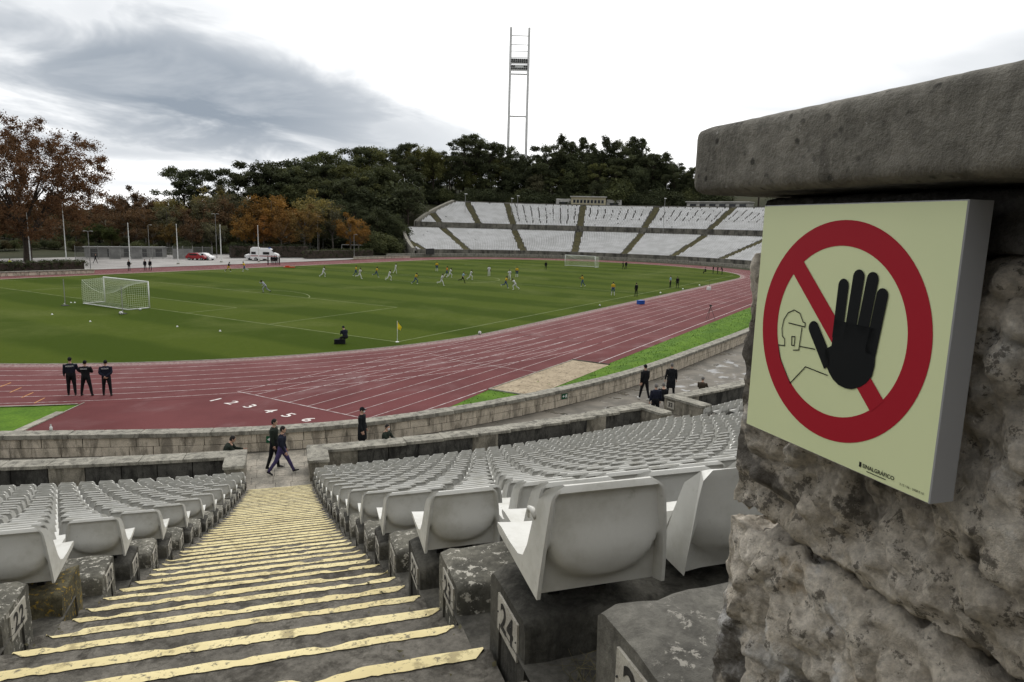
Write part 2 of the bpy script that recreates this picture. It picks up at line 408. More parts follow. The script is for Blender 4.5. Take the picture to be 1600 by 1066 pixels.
M('green_cloth', (.016, .022, .017), (.024, .03, .024), 6, .9, .1)
M('brown_cloth', (.035, .028, .02), (.05, .04, .03), 6, .9, .1)
M('yellow_kit', (.56, .36, .025), (.46, .29, .02), 6, .85)
M('blue_kit', (.025, .05, .12), (.035, .07, .15), 6, .85)
M('white_kit', (.62, .62, .63), (.50, .50, .52), 9, .85)
M('grey_kit', (.30, .31, .35), (.23, .24, .27), 6, .85)
M('lightblue_kit', (.26, .40, .52), (.2, .33, .44), 6, .85)
M('hivis', (.55, .62, .04), (.45, .5, .03), 6, .8)
M('orange_cloth', (.55, .20, .03), rough=.8)
M('skin_dark', (.10, .055, .035), rough=.6)
M('skin_light', (.42, .26, .19), rough=.6)
M('hair_dark', (.012, .010, .009), rough=.7)
M('hair_grey', (.12, .115, .11), rough=.7)
M('shoe_black', (.012, .012, .012), rough=.6)
M('shoe_white', (.62, .62, .60), rough=.6)
M('glass_dark', (.015, .017, .02), rough=.12, spec=.6)
M('car_white', (.74, .74, .74), rough=.3, spec=.5)
M('car_red', (.28, .012, .016), rough=.35, spec=.5)
M('tyre', (.014, .014, .014), rough=.8)
M('cool_blue', (.012, .07, .32), rough=.45)
M('cloth_red', (.50, .045, .015), rough=.8)
M('flag_yellow', (.66, .54, .02), rough=.7)
M('sign_green', (.008, .085, .04), rough=.5)
M('cream_wall', (.52, .47, .32), (.45, .40, .27), .6, .8)
M('white_wall', (.50, .49, .46), (.38, .37, .345), .5, .85)
M('fence_panel', (.235, .235, .225), (.16, .16, .155), .6, .7)
M('bark', (.060, .046, .036), (.035, .028, .023), 3, .95, bmp=.6, bscale=9)
M('bark_pale', (.17, .155, .135), (.09, .08, .068), 2, .95)
M('dry_weed', (.10, .088, .048), (.06, .055, .03), 10, .9)
M('litter_white', (.70, .70, .68), rough=.7)
def _fol(g, b):
    setp(b, .8, .15)
    oi = g.n('ShaderNodeObjectInfo'); t = g.n('ShaderNodeAttribute', attribute_name='tint').outputs['Fac']
    c = g.mix(1.0, oi.outputs['Color'], g.mix(t, (.45, .48, .45), (1.55, 1.5, 1.35)), 'MULTIPLY')
    c = g.mix(g.math('MULTIPLY', oi.outputs['Random'], .35), c, g.mix(1.0, c, (.75, .85, .8), 'MULTIPLY'))
    g.L.new(c, b.inputs['Base Color'])
    tr = g.n('ShaderNodeBsdfTranslucent'); g.L.new(g.mix(1.0, c, (1.2, 1.15, .8), 'MULTIPLY'), tr.inputs[0])
    mx = g.n('ShaderNodeMixShader'); mx.inputs[0].default_value = .22
    o = g.t.nodes['Material Output']; g.L.new(b.outputs[0], mx.inputs[1]); g.L.new(tr.outputs[0], mx.inputs[2]); g.L.new(mx.outputs[0], o.inputs[0])
material('foliage', _fol)
def _blade(g, b):
    setp(b, .8, .15); t = g.n('ShaderNodeAttribute', attribute_name='tint').outputs['Fac']
    c = g.mix(t, (.054, .118, .008), (.088, .165, .012)); g.L.new(c, b.inputs['Base Color'])
material('grass_blade', _blade)

# ------------------------------------------------------------------ terrain, track and field
NC = np.array([9.75, 34.0]); FC = np.array([94.14, 34.0])          # centres of the two bends
RQ = 84.4; Q = CAM[:2]+RQ*np.array([math.cos(RAD(48.6)), math.sin(RAD(48.6))]); PH0 = RAD(228.6)           # the near stand's arc: centre, camera radius, stair direction
AZ = RAD(48.6); A3 = np.array([math.cos(AZ), math.sin(AZ), 0]); R3 = np.array([math.sin(AZ), -math.cos(AZ), 0])
def A(al, lat, z):                         # metres down the stairs, right of the camera, above the camera
    return CAM + A3*al + R3*lat + np.array([0, 0, z])
def terr(x, y):
    vx, vy = x-FC[0], y-FC[1]; R = math.hypot(vx, vy); ang = math.degrees(math.atan2(vy, vx))
    w = sstep((78-ang)/26) if ang > -120 else 0.0
    w *= sstep((ang+100)/25)
    h = w*(14.5*sstep((R-58)/45)+11*sstep((R-104)/60)) + (1-w)*4*sstep((y-112)/80)
    qx, qy = x-Q[0], y-Q[1]; r = math.hypot(qx, qy); a = math.degrees(math.atan2(qy, qx)) % 360
    if 150 < a < 310: h = max(h, 14.5*sstep((r-97)/14)*sstep((a-150)/20)*sstep((310-a)/20))
    return h-.05
xs = np.concatenate([[-2500, -900, -400], np.arange(-200, 420, 5.0), [600, 1200, 3000]]); ys = np.concatenate([[-2500, -900, -400], np.arange(-200, 420, 5.0), [600, 1200, 3000]])
V = np.array([(x, y, terr(x, y)) for y in ys for x in xs]); nx = len(xs)
F = np.array([(j*nx+i, j*nx+i+1, (j+1)*nx+i+1, (j+1)*nx+i) for j in range(len(ys)-1) for i in range(nx-1)])
me = np_mesh('ground', V, F); me.polygons.foreach_set('use_smooth', np.ones(len(F), bool)); me.materials.append(MATS['wild_ground'])
tag(link('ground', me), kind='structure')

def stadium(R, n=48):
    P = [(FC[0]+R*math.cos(t), 34+R*math.sin(t)) for t in np.linspace(-math.pi/2, math.pi/2, n)]
    return P+[(NC[0]+R*math.cos(t), 34+R*math.sin(t)) for t in np.linspace(math.pi/2, 1.5*math.pi, n)]
# front wall curve (walkway side of the wall), arc length s from the foot of the stairs
_S = np.array([-60, -10, -4, 0, 4, 9, 16, 25, 36, 60, 140.]); _T = np.radians([-56, -52.2, -51.0, -43.1, -28.6, -19.7, -12.4, -4.2, -4.0, 0, 0.])
_s = np.linspace(-60, 140, 4001); _th = np.interp(_s, _S, _T); _k = np.hanning(101); _k /= _k.sum()
_th = np.convolve(np.pad(_th, 50, mode='edge'), _k, 'valid'); _wx = np.cumsum(np.cos(_th))*.05; _wy = np.cumsum(np.sin(_th))*.05
_wx += -21.55-_wx[1200]; _wy += -12.36-_wy[1200]
def WC(s, d=0.0):                          # point on the wall curve, d metres towards the stand
    x, y, t = np.interp(s, _s, _wx), np.interp(s, _s, _wy), np.interp(s, _s, _th)
    return np.array([x+d*math.sin(t), y-d*math.cos(t)]), t
wallpts = [tuple(WC(s, -.25)[0]) for s in np.arange(-14, 60.1, 1.0)]
# verge: everything between the track and the front wall
sheet('verge', [(-60, 40)]+[tuple(WC(s, -.25)[0]) for s in np.arange(-40, 130, 2.0)]+[(120, -5), (94, 25), (0, 20), (-20, 60)], -.014, 'verge_grass')
i1 = [p for p in wallpts if p[0] < -14.6 and p[0] > -27.2]
chute = [(-19.5, 2.0), (-21.98, .29), (-27.2, -3.25)]+i1+[(-12.6, -13.75), (-8.45, -13.35), (1.85, -13.35), (1.85, -15.7), (112, -15.7), (112, -6), (9.75, -6)]
ch = sheet('track_chute', chute, -.006, 'track_rubber')
tr = sheet('running_track', stadium(46.6, 72), 0.0, 'track_rubber')
pt = sheet('pitch', stadium(36.75, 72), .012, 'pitch_grass')
V, F = ribbon(stadium(36.82, 72), .10, .030, True); MB().add(V, F).build('inner_kerb', 'kerb_stone', tr)
# lanes
def lane(P, w=.055, z=.005, mat='line_white', name='lane_line', par=tr):
    V, F = ribbon(P, w, z); return MB().add(V, F).build(name, mat, par)
for k in range(9):
    y = -3.45-1.22*k; R = 34-y; x0 = -16.5 if k < 8 else -14.0
    if k == 8: lane([(x0, y), (-8.5, y)], .07); lane([(1.9, y), (112, y)], .06); continue
    lane([(x0, y), (112, y)], .05)
    if k < 8:
        Rb = min(R, 46.2)
        lane([(NC[0]+Rb*math.cos(t), 34+Rb*math.sin(t)) for t in np.linspace(1.5*math.pi, math.pi/2, 90)])
        if k < 6:
            lane([(NC[0], 34+R), (FC[0], 34+R)]); lane([(FC[0]+R*math.cos(t), 34+R*math.sin(t)) for t in np.linspace(-math.pi/2, math.pi/2, 70)])
lane([(1.9, -15.05), (112, -15.05)], .09)
lane([(-16.5, -3.4), (-16.5, -12.05)], .07, .007)
lane([(-3.1, -7.9), (-3.0, -13.2)], .05, .007)
lane([(-2.2, -4.6), (-3.1, -7.9)], .04, .007)
for a_, b_ in (((0, 604.7), (17, 598.2)), ((15.4, 613.6), (33.3, 605.8)), ((33.3, 621.7), (52, 613.6)), ((53.6, 630.2), (69.9, 622))):
    p, q = bp(*a_), bp(*b_); lane([p[:2], q[:2]], .06, .007, 'line_orange', 'stagger_mark')
for i, (px, py) in enumerate([(336, 625), (362, 629.5), (390, 635), (421, 642.5), (450, 649), (481, 656)]):
    V, F = text_geo(str(i+1), .86, .012); c = bp(px, py)
    MB().add([(c[0]+y*1.0, c[1]-x*1.15, .004) for x, y, z in V], F).build('lane_number', 'digit_white', tr)
for seg in [((-24.1, -1.4), (-21.98, .29))]:
    pass
# pale kerb slabs along the edge of the chute
a_, b_ = np.array([-26.9, -3.02]), np.array([-23.4, -.68]); t_ = (b_-a_)/np.linalg.norm(b_-a_); L_ = np.linalg.norm(b_-a_)
for i in range(7):
    c = a_+t_*(L_*(i+.5)/7); MB().box((c[0]-t_[1]*.12, c[1]+t_[0]*.12, .01), (L_/7-.015, .36, .05), math.atan2(t_[1], t_[0])).build('kerb_slab', 'kerb_stone', ch)
V, F = ribbon([(-23.4, -.68), (-21.98, .29)], .06, .012); MB().add(V, F).build('kerb_slab', 'kerb_stone', ch)
# outer rim of the bend on the left
V, F = ribbon([(NC[0]+46.62*math.cos(t), 34+46.62*math.sin(t)) for t in np.linspace(RAD(226.5), RAD(185), 40)], .12, .035); MB().add(V, F).build('outer_kerb', 'kerb_stone', tr)
# pitch markings
PL, PW = 104.1, 67.94; cY = PW/2
def pl(P, w=.11): return lane(P, w, .0165, 'line_pitch', 'pitch_line', pt)
pl([(0, 0), (PL, 0)]); pl([(0, PW), (PL, PW)]); pl([(0, 0), (0, PW)]); pl([(PL, 0), (PL, PW)]); pl([(PL/2, 0), (PL/2, PW)])
for sx_, x0 in ((1, 0), (-1, PL)):
    for dd, hw in ((16.5, 20.16), (5.5, 9.16)):
        pl([(x0, cY-hw), (x0+sx_*dd, cY-hw)]); pl([(x0+sx_*dd, cY-hw), (x0+sx_*dd, cY+hw)]); pl([(x0, cY+hw), (x0+sx_*dd, cY+hw)])
    a0 = math.acos(5.5/9.15); pl([(x0+sx_*(11+9.15*math.cos(t)), cY+9.15*math.sin(t)) for t in np.linspace(-a0, a0, 24)])
pl([(PL/2+9.15*math.cos(t), cY+9.15*math.sin(t)) for t in np.linspace(0, 2*math.pi, 60)])
# sand pit: raked, footprinted sand between boards
nx_, ny_ = 70, 22; V = []; F = []
for j in range(ny_+1):
    for i in range(nx_+1):
        x = -8.4+10.2*i/nx_; y = -15.95+2.6*j/ny_; e = min(1, min(i, nx_-i, j, ny_-j)/2)
        V.append((x, y, .004+e*(.03+.06*noise.fractal(Vector((x*1.6, y*1.6, 0)), .8, 2, 4))))
for j in range(ny_):
    for i in range(nx_): F.append((j*(nx_+1)+i, j*(nx_+1)+i+1, (j+1)*(nx_+1)+i+1, (j+1)*(nx_+1)+i))
sp = MB().add(V, F).build('sand_pit', 'sand', smooth=True); sp['kind'] = 'structure'
MB().box((1.84, -14.6, .02), (.08, 2.7, .09)).build('pit_board', 'bench_dark', sp); MB().box((-3.3, -13.32, .012), (10.3, .07, .06)).build('pit_board', 'kerb_stone', sp)
MB().box((-8.46, -14.6, .02), (.08, 2.6, .07)).build('pit_board', 'kerb_stone', sp)
# plaza of concrete beyond the back straight
sheet('plaza', [(19, 81.2), (62, 81.2), (80, 82), (96, 87), (104, 96), (88, 120), (30, 122), (4, 118), (10, 90)], .004, 'plaza_concrete')

# grass growing on the verge banks near the wall: real blades
def inside_red(x, y):
    if math.hypot(x-NC[0], y-34) < 46.75 and x < 9.75: return True
    n = len(chute); c = False; j = n-1
    for i in range(n):
        xi, yi = chute[i]; xj, yj = chute[j]
        if (yi > y) != (yj > y) and x < (xj-xi)*(y-yi)/(yj-yi)+xi: c = not c
        j = i
    return c
def bank(x, y):                            # the verge right of the pit swells into a low bank
    return .28*sstep((x+3.5)/5)*math.exp(-((y+17.6+.0*x)/1.0)**2)
bx = np.arange(-9, 75, .6); by = np.arange(-20.6, -15.65, .25); V = []; F = []
for y in by:
    for x in bx: V.append((x, y, -.012+bank(x, y)))
n_ = len(bx)
for j in range(len(by)-1):
    for i in range(n_-1): F.append((j*n_+i, j*n_+i+1, (j+1)*n_+i+1, (j+1)*n_+i))
F = [f for f in F if V[f[0]][2] > .002]
if F: tag(MB().add(V, F).build('verge_bank', 'verge_grass', smooth=True), kind='structure')
bl = []
while len(bl) < 4000:
    x, y = rnd.uniform(-12.6, 42), rnd.uniform(-20.8, -13.4)
    if inside_red(x, y) or (-8.5 < x < 1.85 and -16.0 < y < -13.3): continue
    i = np.argmin((_wx-x)**2+(_wy-y)**2)
    if (x-_wx[i])*math.sin(_th[i])-(y-_wy[i])*math.cos(_th[i]) > -.55: continue
    bl.append((x, y))
bl = np.array(bl); n_ = len(bl); h = NR.uniform(.03, .085, n_); a_ = NR.uniform(0, 6.283, n_); wd = NR.uniform(.015, .035, n_)
lx, ly = NR.normal(0, .035, n_), NR.normal(0, .035, n_); z0 = np.array([max(-.014, bank(x, y)-.012) for x, y in bl])
P = np.stack([np.stack([bl[:, 0]-np.cos(a_)*wd, bl[:, 1]-np.sin(a_)*wd, z0], 1), np.stack([bl[:, 0]+np.cos(a_)*wd, bl[:, 1]+np.sin(a_)*wd, z0], 1), np.stack([bl[:, 0]+lx, bl[:, 1]+ly, z0+h], 1)], 1)
me = np_mesh('verge_blades', P.reshape(-1, 3), np.arange(3*n_).reshape(-1, 3)); t = me.attributes.new('tint', 'FLOAT', 'POINT'); t.data.foreach_set('value', np.repeat(NR.random(n_), 3).astype(np.float32))
me.materials.append(MATS['grass_blade']); tag(link('verge_blades', me), 'bright green grass blades on the verge between track and wall', 'grass', kind='stuff')
# ------------------------------------------------------------------ near stand
Z0 = CAM[2]
def unit_stone(name, mat, bev=.03, rough=.0, seed=0):
    """unit block with rounded arrises, scaled by each object that shares it"""
    bm = bmesh.new(); bmesh.ops.create_cube(bm, size=1.0)
    bmesh.ops.bevel(bm, geom=bm.edges[:], offset=bev, segments=1, affect='EDGES')
    r = random.Random(seed)
    for v in bm.verts: v.co += Vector((r.uniform(-rough, rough), r.uniform(-rough, rough), r.uniform(-rough, rough)))
    me = bpy.data.meshes.new(name); bm.to_mesh(me); bm.free(); me.materials.append(MATS[mat]); return me
def put(me, name, parent, c, size, rz):
    o = bpy.data.objects.new(name, me); COL.objects.link(o); o.parent = parent; o.location = c; o.scale = size; o.rotation_euler = (0, 0, rz); return o
ST = [unit_stone('stone', 'wall_limestone', .025, .012, i) for i in range(4)]
CP = [unit_stone('coping_stone', 'coping_stone', .05, .012, 10+i) for i in range(3)]
PD = unit_stone('wall_panel', 'parapet_dark', .012); PP = unit_stone('wall_panel', 'parapet_pale', .012)
rw = random.Random(3)
# --- front wall between walkway and track
fw = thing('front_wall', 'low curved limestone wall between the walkway and the red running track', 'wall', (*WC(0)[0], 0))
def inv(par): return np.array(par.location)
off = inv(fw)
for course in range(2):
    s = -15.0-course*.37
    while s < 62:
        L = rw.uniform(.62, .98); p, t = WC(s+L/2, -.25); dz = rw.uniform(-.004, .004)
        put(ST[rw.randrange(4)], 'stone', fw, np.array([p[0], p[1], .17+course*.34])-off, (L-.018, .50+rw.uniform(-.022, .014), .326), t); s += L
s = -15.0
while s < 62:
    L = rw.uniform(1.0, 1.5); p, t = WC(s+L/2, -.25)
    put(CP[rw.randrange(3)], 'coping_stone', fw, np.array([p[0], p[1], .765])-off, (L-.012, .62+rw.uniform(-.01, .01), .165+rw.uniform(-.008, .008)), t); s += L
m = MB()
P = [WC(s, -.02)[0] for s in np.arange(-15, 62, .7)]; P2 = [WC(s, -.48)[0] for s in np.arange(-15, 62, .7)]; n = len(P)
V = [(p[0], p[1], -.05) for p in P]+[(p[0], p[1], .70) for p in P]+[(p[0], p[1], -.05) for p in P2]+[(p[0], p[1], .70) for p in P2]
F = [(i, i+1, n+i+1, n+i) for i in range(n-1)]+[(2*n+i, 3*n+i, 3*n+i+1, 2*n+i+1) for i in range(n-1)]+[(n+i, n+i+1, 3*n+i+1, 3*n+i) for i in range(n-1)]
V = [(x-off[0], y-off[1], z-off[2]) for x, y, z in V]
m.add(V, F).build('mortar_core', 'mortar', fw)

# --- walkway between wall and stand
def arc(R, p0, p1, n): return [(Q[0]+R*math.cos(t), Q[1]+R*math.sin(t)) for t in np.linspace(p0, p1, n)]
def phl(lat, al): return PH0+math.asin(lat/(RQ-al))
PH2 = RAD(-115.2+360)
def RW(al, ph): return RQ-al-.95*min(1.2, max(0.0, (ph-PH0)/(PH2-PH0)))**1.5     # rows drift outwards with the walkway
walk = [tuple(WC(s, .0)[0]) for s in np.arange(-15, 62, 1.0)]+arc(62.4, RAD(275), RAD(205), 60)
wk = sheet('walkway', walk, -.004, 'wet_paving')
PVM = [unit_stone('paving_slab', 'paving_stone', .03, .004, 20+i) for i in range(3)]
al = 22.5; row = 0
while al < 26.15:
    d = rw.uniform(.45, .75); lat = -2.3-rw.random()*.5
    while lat < 1.6:
        w = rw.uniform(.45, .95); c = A(al+d/2, lat+w/2, -Z0+.0+rw.uniform(0, .006)); put(PVM[rw.randrange(3)], 'paving_slab', wk, (c[0], c[1], c[2]), (w-.014, d-.014, .05), AZ-math.pi/2); lat += w
    al += d
# --- parapets of the stand (coping 0.7 m wide on dark stained panels)
def parapet(label, p0, p1, ends, alo=24.55, ali=23.85, da=(0, 0)):
    m0 = Q+(RQ-alo)*np.array([math.cos((p0+p1)/2), math.sin((p0+p1)/2)]); par = thing('parapet', label, 'wall', (m0[0], m0[1], 0)); o = np.array([m0[0], m0[1], 0])
    Ro, Ri = RQ-alo, RQ-ali; R0 = (Ro+Ri)/2; L = (p1-p0)*R0; n = max(2, round(L/1.35))
    for i in range(n):
        t = p0+(p1-p0)*(i+.5)/n; Rm = R0-da[0]-(da[1]-da[0])*((i+.5)/n)**1.5; c = np.array([Q[0]+Rm*math.cos(t), Q[1]+Rm*math.sin(t), .70])-o
        put(CP[i % 3], 'coping_stone', par, c, (L/n-.008, .72, .11), t+math.pi/2)
    n = max(2, round(L/1.05))
    for i in range(n):
        t = p0+(p1-p0)*(i+.5)/n; Rm = R0-da[0]-(da[1]-da[0])*((i+.5)/n)**1.5; c = np.array([Q[0]+Rm*math.cos(t), Q[1]+Rm*math.sin(t), .28])-o
        put(PD if (i*7) % 5 else PP, 'wall_panel', par, c, (L/n-.02, .58, .74), t+math.pi/2)
    for (al0, al1, lat0, lat1, ph) in ends:         # returns beside the stairs
        rad = np.array([math.cos(ph), math.sin(ph)]); tan = np.array([-math.sin(ph), math.cos(ph)])
        c = Q+rad*(RQ-(al0+al1)/2)+tan*(lat0+lat1)/2; rz = math.atan2(tan[1], tan[0])
        put(CP[1], 'coping_stone', par, np.array([c[0], c[1], .704])-o, (lat1-lat0, al1-al0, .115), rz)
        put(PP, 'wall_panel', par, np.array([c[0], c[1], .28])-o, (lat1-lat0-.10, al1-al0-.06, .74), rz)
    return par, o
PR1 = phl(1.20, 24.2); PR2 = PH2-1.70/60
parapet('dark-stained stone parapet right of the stairs behind the front row of seats', PR1, PR2, [(22.85, 24.57, .56, 1.26, PH0), (23.6, 25.52, -1.70, -1.0, PH2)], da=(0, .95))
parapet('dark-stained stone parapet left of the stairs behind the front row of seats', PH0-RAD(22), phl(-2.0, 24.2), [(22.85, 24.57, -2.06, -1.38, PH0)])
pz, po = parapet('pale stone parapet with number 33 beyond the second stairway gap', PH2+1.70/60, PH2+RAD(12), [(23.6, 25.95, .92, 1.62, PH2)], da=(1.35, 1.35))
rad = np.array([math.cos(PH2), math.sin(PH2)]); tan = np.array([-math.sin(PH2), math.cos(PH2)])
c = Q+rad*(RQ-25.5)+tan*.965; Xv = -np.array([-rad[0], -rad[1], 0])*1.0; Xv = np.array([rad[0], rad[1], 0]); Yv = np.array([0, 0, 1.]); Zv = np.cross(Xv, Yv)
def on_plane(V, o, X, Y, Zn, lift=0.0): return [tuple(np.asarray(o)+X*x+Y*y+Zn*(z+lift)) for x, y, z in V]
def slab(o, X, Y, Zn, w, h, d):
    """plate centred at o, standing d proud of the plane"""
    V = [(sx*w/2, sy*h/2, z) for z in (-.01, d) for sx, sy in ((-1, -1), (1, -1), (1, 1), (-1, 1))]
    return on_plane(V, o, X, Y, Zn), [(0, 3, 2, 1), (4, 5, 6, 7), (0, 1, 5, 4), (1, 2, 6, 5), (2, 3, 7, 6), (3, 0, 4, 7)]
V, F = slab(np.array([c[0], c[1], .36])-po, Xv, Yv, Zv, .44, .34, .02); pq = MB().add(V, F).build('number_plaque', 'plaque', pz)
V, F = text_geo('33', .28, .012); MB().add(on_plane(V, np.array([c[0], c[1], .36])-po, Xv, Yv, Zv, .024), F).build('numeral', 'stencil_black', pq)

# --- row levels (relative to the camera): seat heel height of each row
tip = {24: -1.14}
for n in range(24, 0, -1): tip[n-1] = tip[n]-(.265+.09*min(1, max(0, (n-4)/18)))
for n in range(25, 28): tip[n] = tip[n-1]+.355
def ral(n): return 1.84+.897*(24-n)
# terrace floors: stepped sheets on both sides of the stairs
prof = []
for n in range(26, 0, -1):
    zf = tip[n]-.22; prof += [(ral(n)-.45, zf), (ral(n)+.30, zf)]
    if n == 1: prof += [(ral(n)+.31, -Z0-.02), (24.2, -Z0-.02)]
    else: prof += [(ral(n)+.31, tip[n-1]-.22-.001)]
k = len(prof); NT = 50; V = []; F = []
for lat_s, pe, fl in ((.69, RAD(263), 1), (-1.35, RAD(205), 0)):
    o_ = len(V)
    for i in range(NT):
        for al, z in prof:
            ps = phl(lat_s, al); t = ps+(pe-ps)*i/(NT-1); V.append((Q[0]+RW(al, t)*math.cos(t), Q[1]+RW(al, t)*math.sin(t), Z0+z-.03))
    for i in range(NT-1):
        for j in range(k-1):
            q = (o_+i*k+j, o_+i*k+j+1, o_+(i+1)*k+j+1, o_+(i+1)*k+j); F.append(q if fl else q[::-1])
tag(MB().add(V, F).build('stand_terrace', 'terrace_concrete'), kind='structure')
# upper tier behind the camera (same bowl)
V = []; F = []; prof = [(-.9, -.55), (-3.6, -.55), (-3.62, .9)]
for i in range(24): prof += [(-3.65-.85*i, .9+.34*i), (-3.66-.85*(i+1), .9+.34*i)]
for t in np.linspace(RAD(190), RAD(275), 40):
    for al, z in prof: V.append((Q[0]+(RQ-al)*math.cos(t), Q[1]+(RQ-al)*math.sin(t), Z0+z))
k = len(prof)
for i in range(39):
    for j in range(k-1): F.append((i*k+j, (i+1)*k+j, (i+1)*k+j+1, i*k+j+1))
tag(MB().add(V, F).build('upper_terrace', 'terrace_concrete'), kind='structure')

# --- stairs: two steps per row, painted noses
stairs = thing('stairs', 'worn concrete stairway with yellow painted step edges running down to the walkway', 'stairs', tuple(A(22.4, -.33, -Z0)))
so_ = np.array(stairs.location); rs = random.Random(8)
steps = []
for n in range(26, 0, -1):
    f = tip[n]-.22; r = tip[n]-tip[n-1]
    steps += [(ral(n)-.04, f), (ral(n)-.04+.4485, f-r/2)]
for i, (al, z) in enumerate(steps):
    if z < -Z0+.02: break
    prev = steps[i-1][0] if i else al-.45
    L0, L1 = -1.345+rs.uniform(-.02, .02), .685+rs.uniform(-.02, .02)
    near = al < 9; N = 56 if near else 16; V = []; F = []
    # top surface with slightly worn nose, front riser; columns along the width
    js = [prev-.02, prev+.14, al-.10, al-.03, al-.006, al]
    for c_ in range(N+1):
        lat = L0+(L1-L0)*c_/N; wob = .004*noise.fractal(Vector((lat*5, al*3, 1.7)), .8, 2, 4) if near else 0
        chip = max(0, noise.fractal(Vector((lat*3.0, al*7, 5.1)), .8, 2, 3)-.28)*.06 if near else 0
        for k_, a2 in enumerate(js):
            dz = 0 if k_ < 4 else (-.004-chip*.6 if k_ == 4 else -.018-chip)
            V.append(A(a2+(wob-chip*.6 if k_ >= 3 else 0), lat, z+dz+.003*noise.fractal(Vector((lat*2.2, a2*2.2, 0)), .8, 2, 3))-so_)
        V.append(A(al-.006+wob-chip, lat, z-.24)-so_)
    K = len(js)+1
    for c_ in range(N):
        for k_ in range(K-1): F.append((c_*K+k_, (c_+1)*K+k_, (c_+1)*K+k_+1, c_*K+k_+1)[::-1])
    F.append(tuple(range(K))); F.append(tuple(N*K+k_ for k_ in range(K-1, -1, -1)))
    st = MB().add(V, F).build('step', 'step_concrete', stairs, angle=35)
    # painted edge with a ragged back border
    a0 = L0+rs.uniform(.0, .07); a1 = L1-rs.uniform(.0, .06); wdt = rs.uniform(.060, .076); N = 90 if near else 20; V = []; F = []
    for c_ in range(N+1):
        lat = a0+(a1-a0)*c_/N; e = min(1, min(c_, N-c_)/ (3 if near else 1.2)+.25)
        w = wdt*e*(1+.11*noise.fractal(Vector((lat*26, al*5, 2.2)), .6, 2, 5)-.30*max(0, noise.fractal(Vector((lat*3.1, al*3, 9)), .8, 2, 3)-.30))
        wob = .004*noise.fractal(Vector((lat*5, al*3, 1.7)), .8, 2, 4) if near else 0
        chip = max(0, noise.fractal(Vector((lat*3.0, al*7, 5.1)), .8, 2, 3)-.28)*.06 if near else 0
        for k_, (da, dz) in enumerate(((-max(.012, w), .0), (-.028, .0), (-.006, -.002-chip*.6), (.004, -.016-chip), (.004, -.05-.02*noise.noise(Vector((lat*14, al, 0)))))):
            base = .003*noise.fractal(Vector((lat*2.2, (al+da)*2.2, 0)), .8, 2, 3)
            V.append(A(al+da+(wob-chip*.6 if k_ > 0 else 0), lat, z+base+.0045+dz)-so_)
    for c_ in range(N):
        for k_ in range(4): F.append((c_*5+k_, (c_+1)*5+k_, (c_+1)*5+k_+1, c_*5+k_+1)[::-1])
    MB().add(V, F).build('yellow_edge', 'yellow_paint', st, smooth=True)
# landing where the photographer crouches
z = tip[26]-.22; V = [A(a_, l_, z+.02) for a_, l_ in ((-.02, -4), (-.02, .70), (-3.5, .70), (-3.5, -4))]
tag(MB().add(V, [(0, 1, 2, 3)]).build('landing', 'step_concrete'), kind='structure')

CARD = 'one two three four five six seven eight nine ten eleven twelve thirteen fourteen fifteen sixteen seventeen eighteen nineteen'.split()
def card(n): return CARD[n-1] if n < 20 else 'twenty' if n == 20 else 'twenty-'+CARD[n-21]
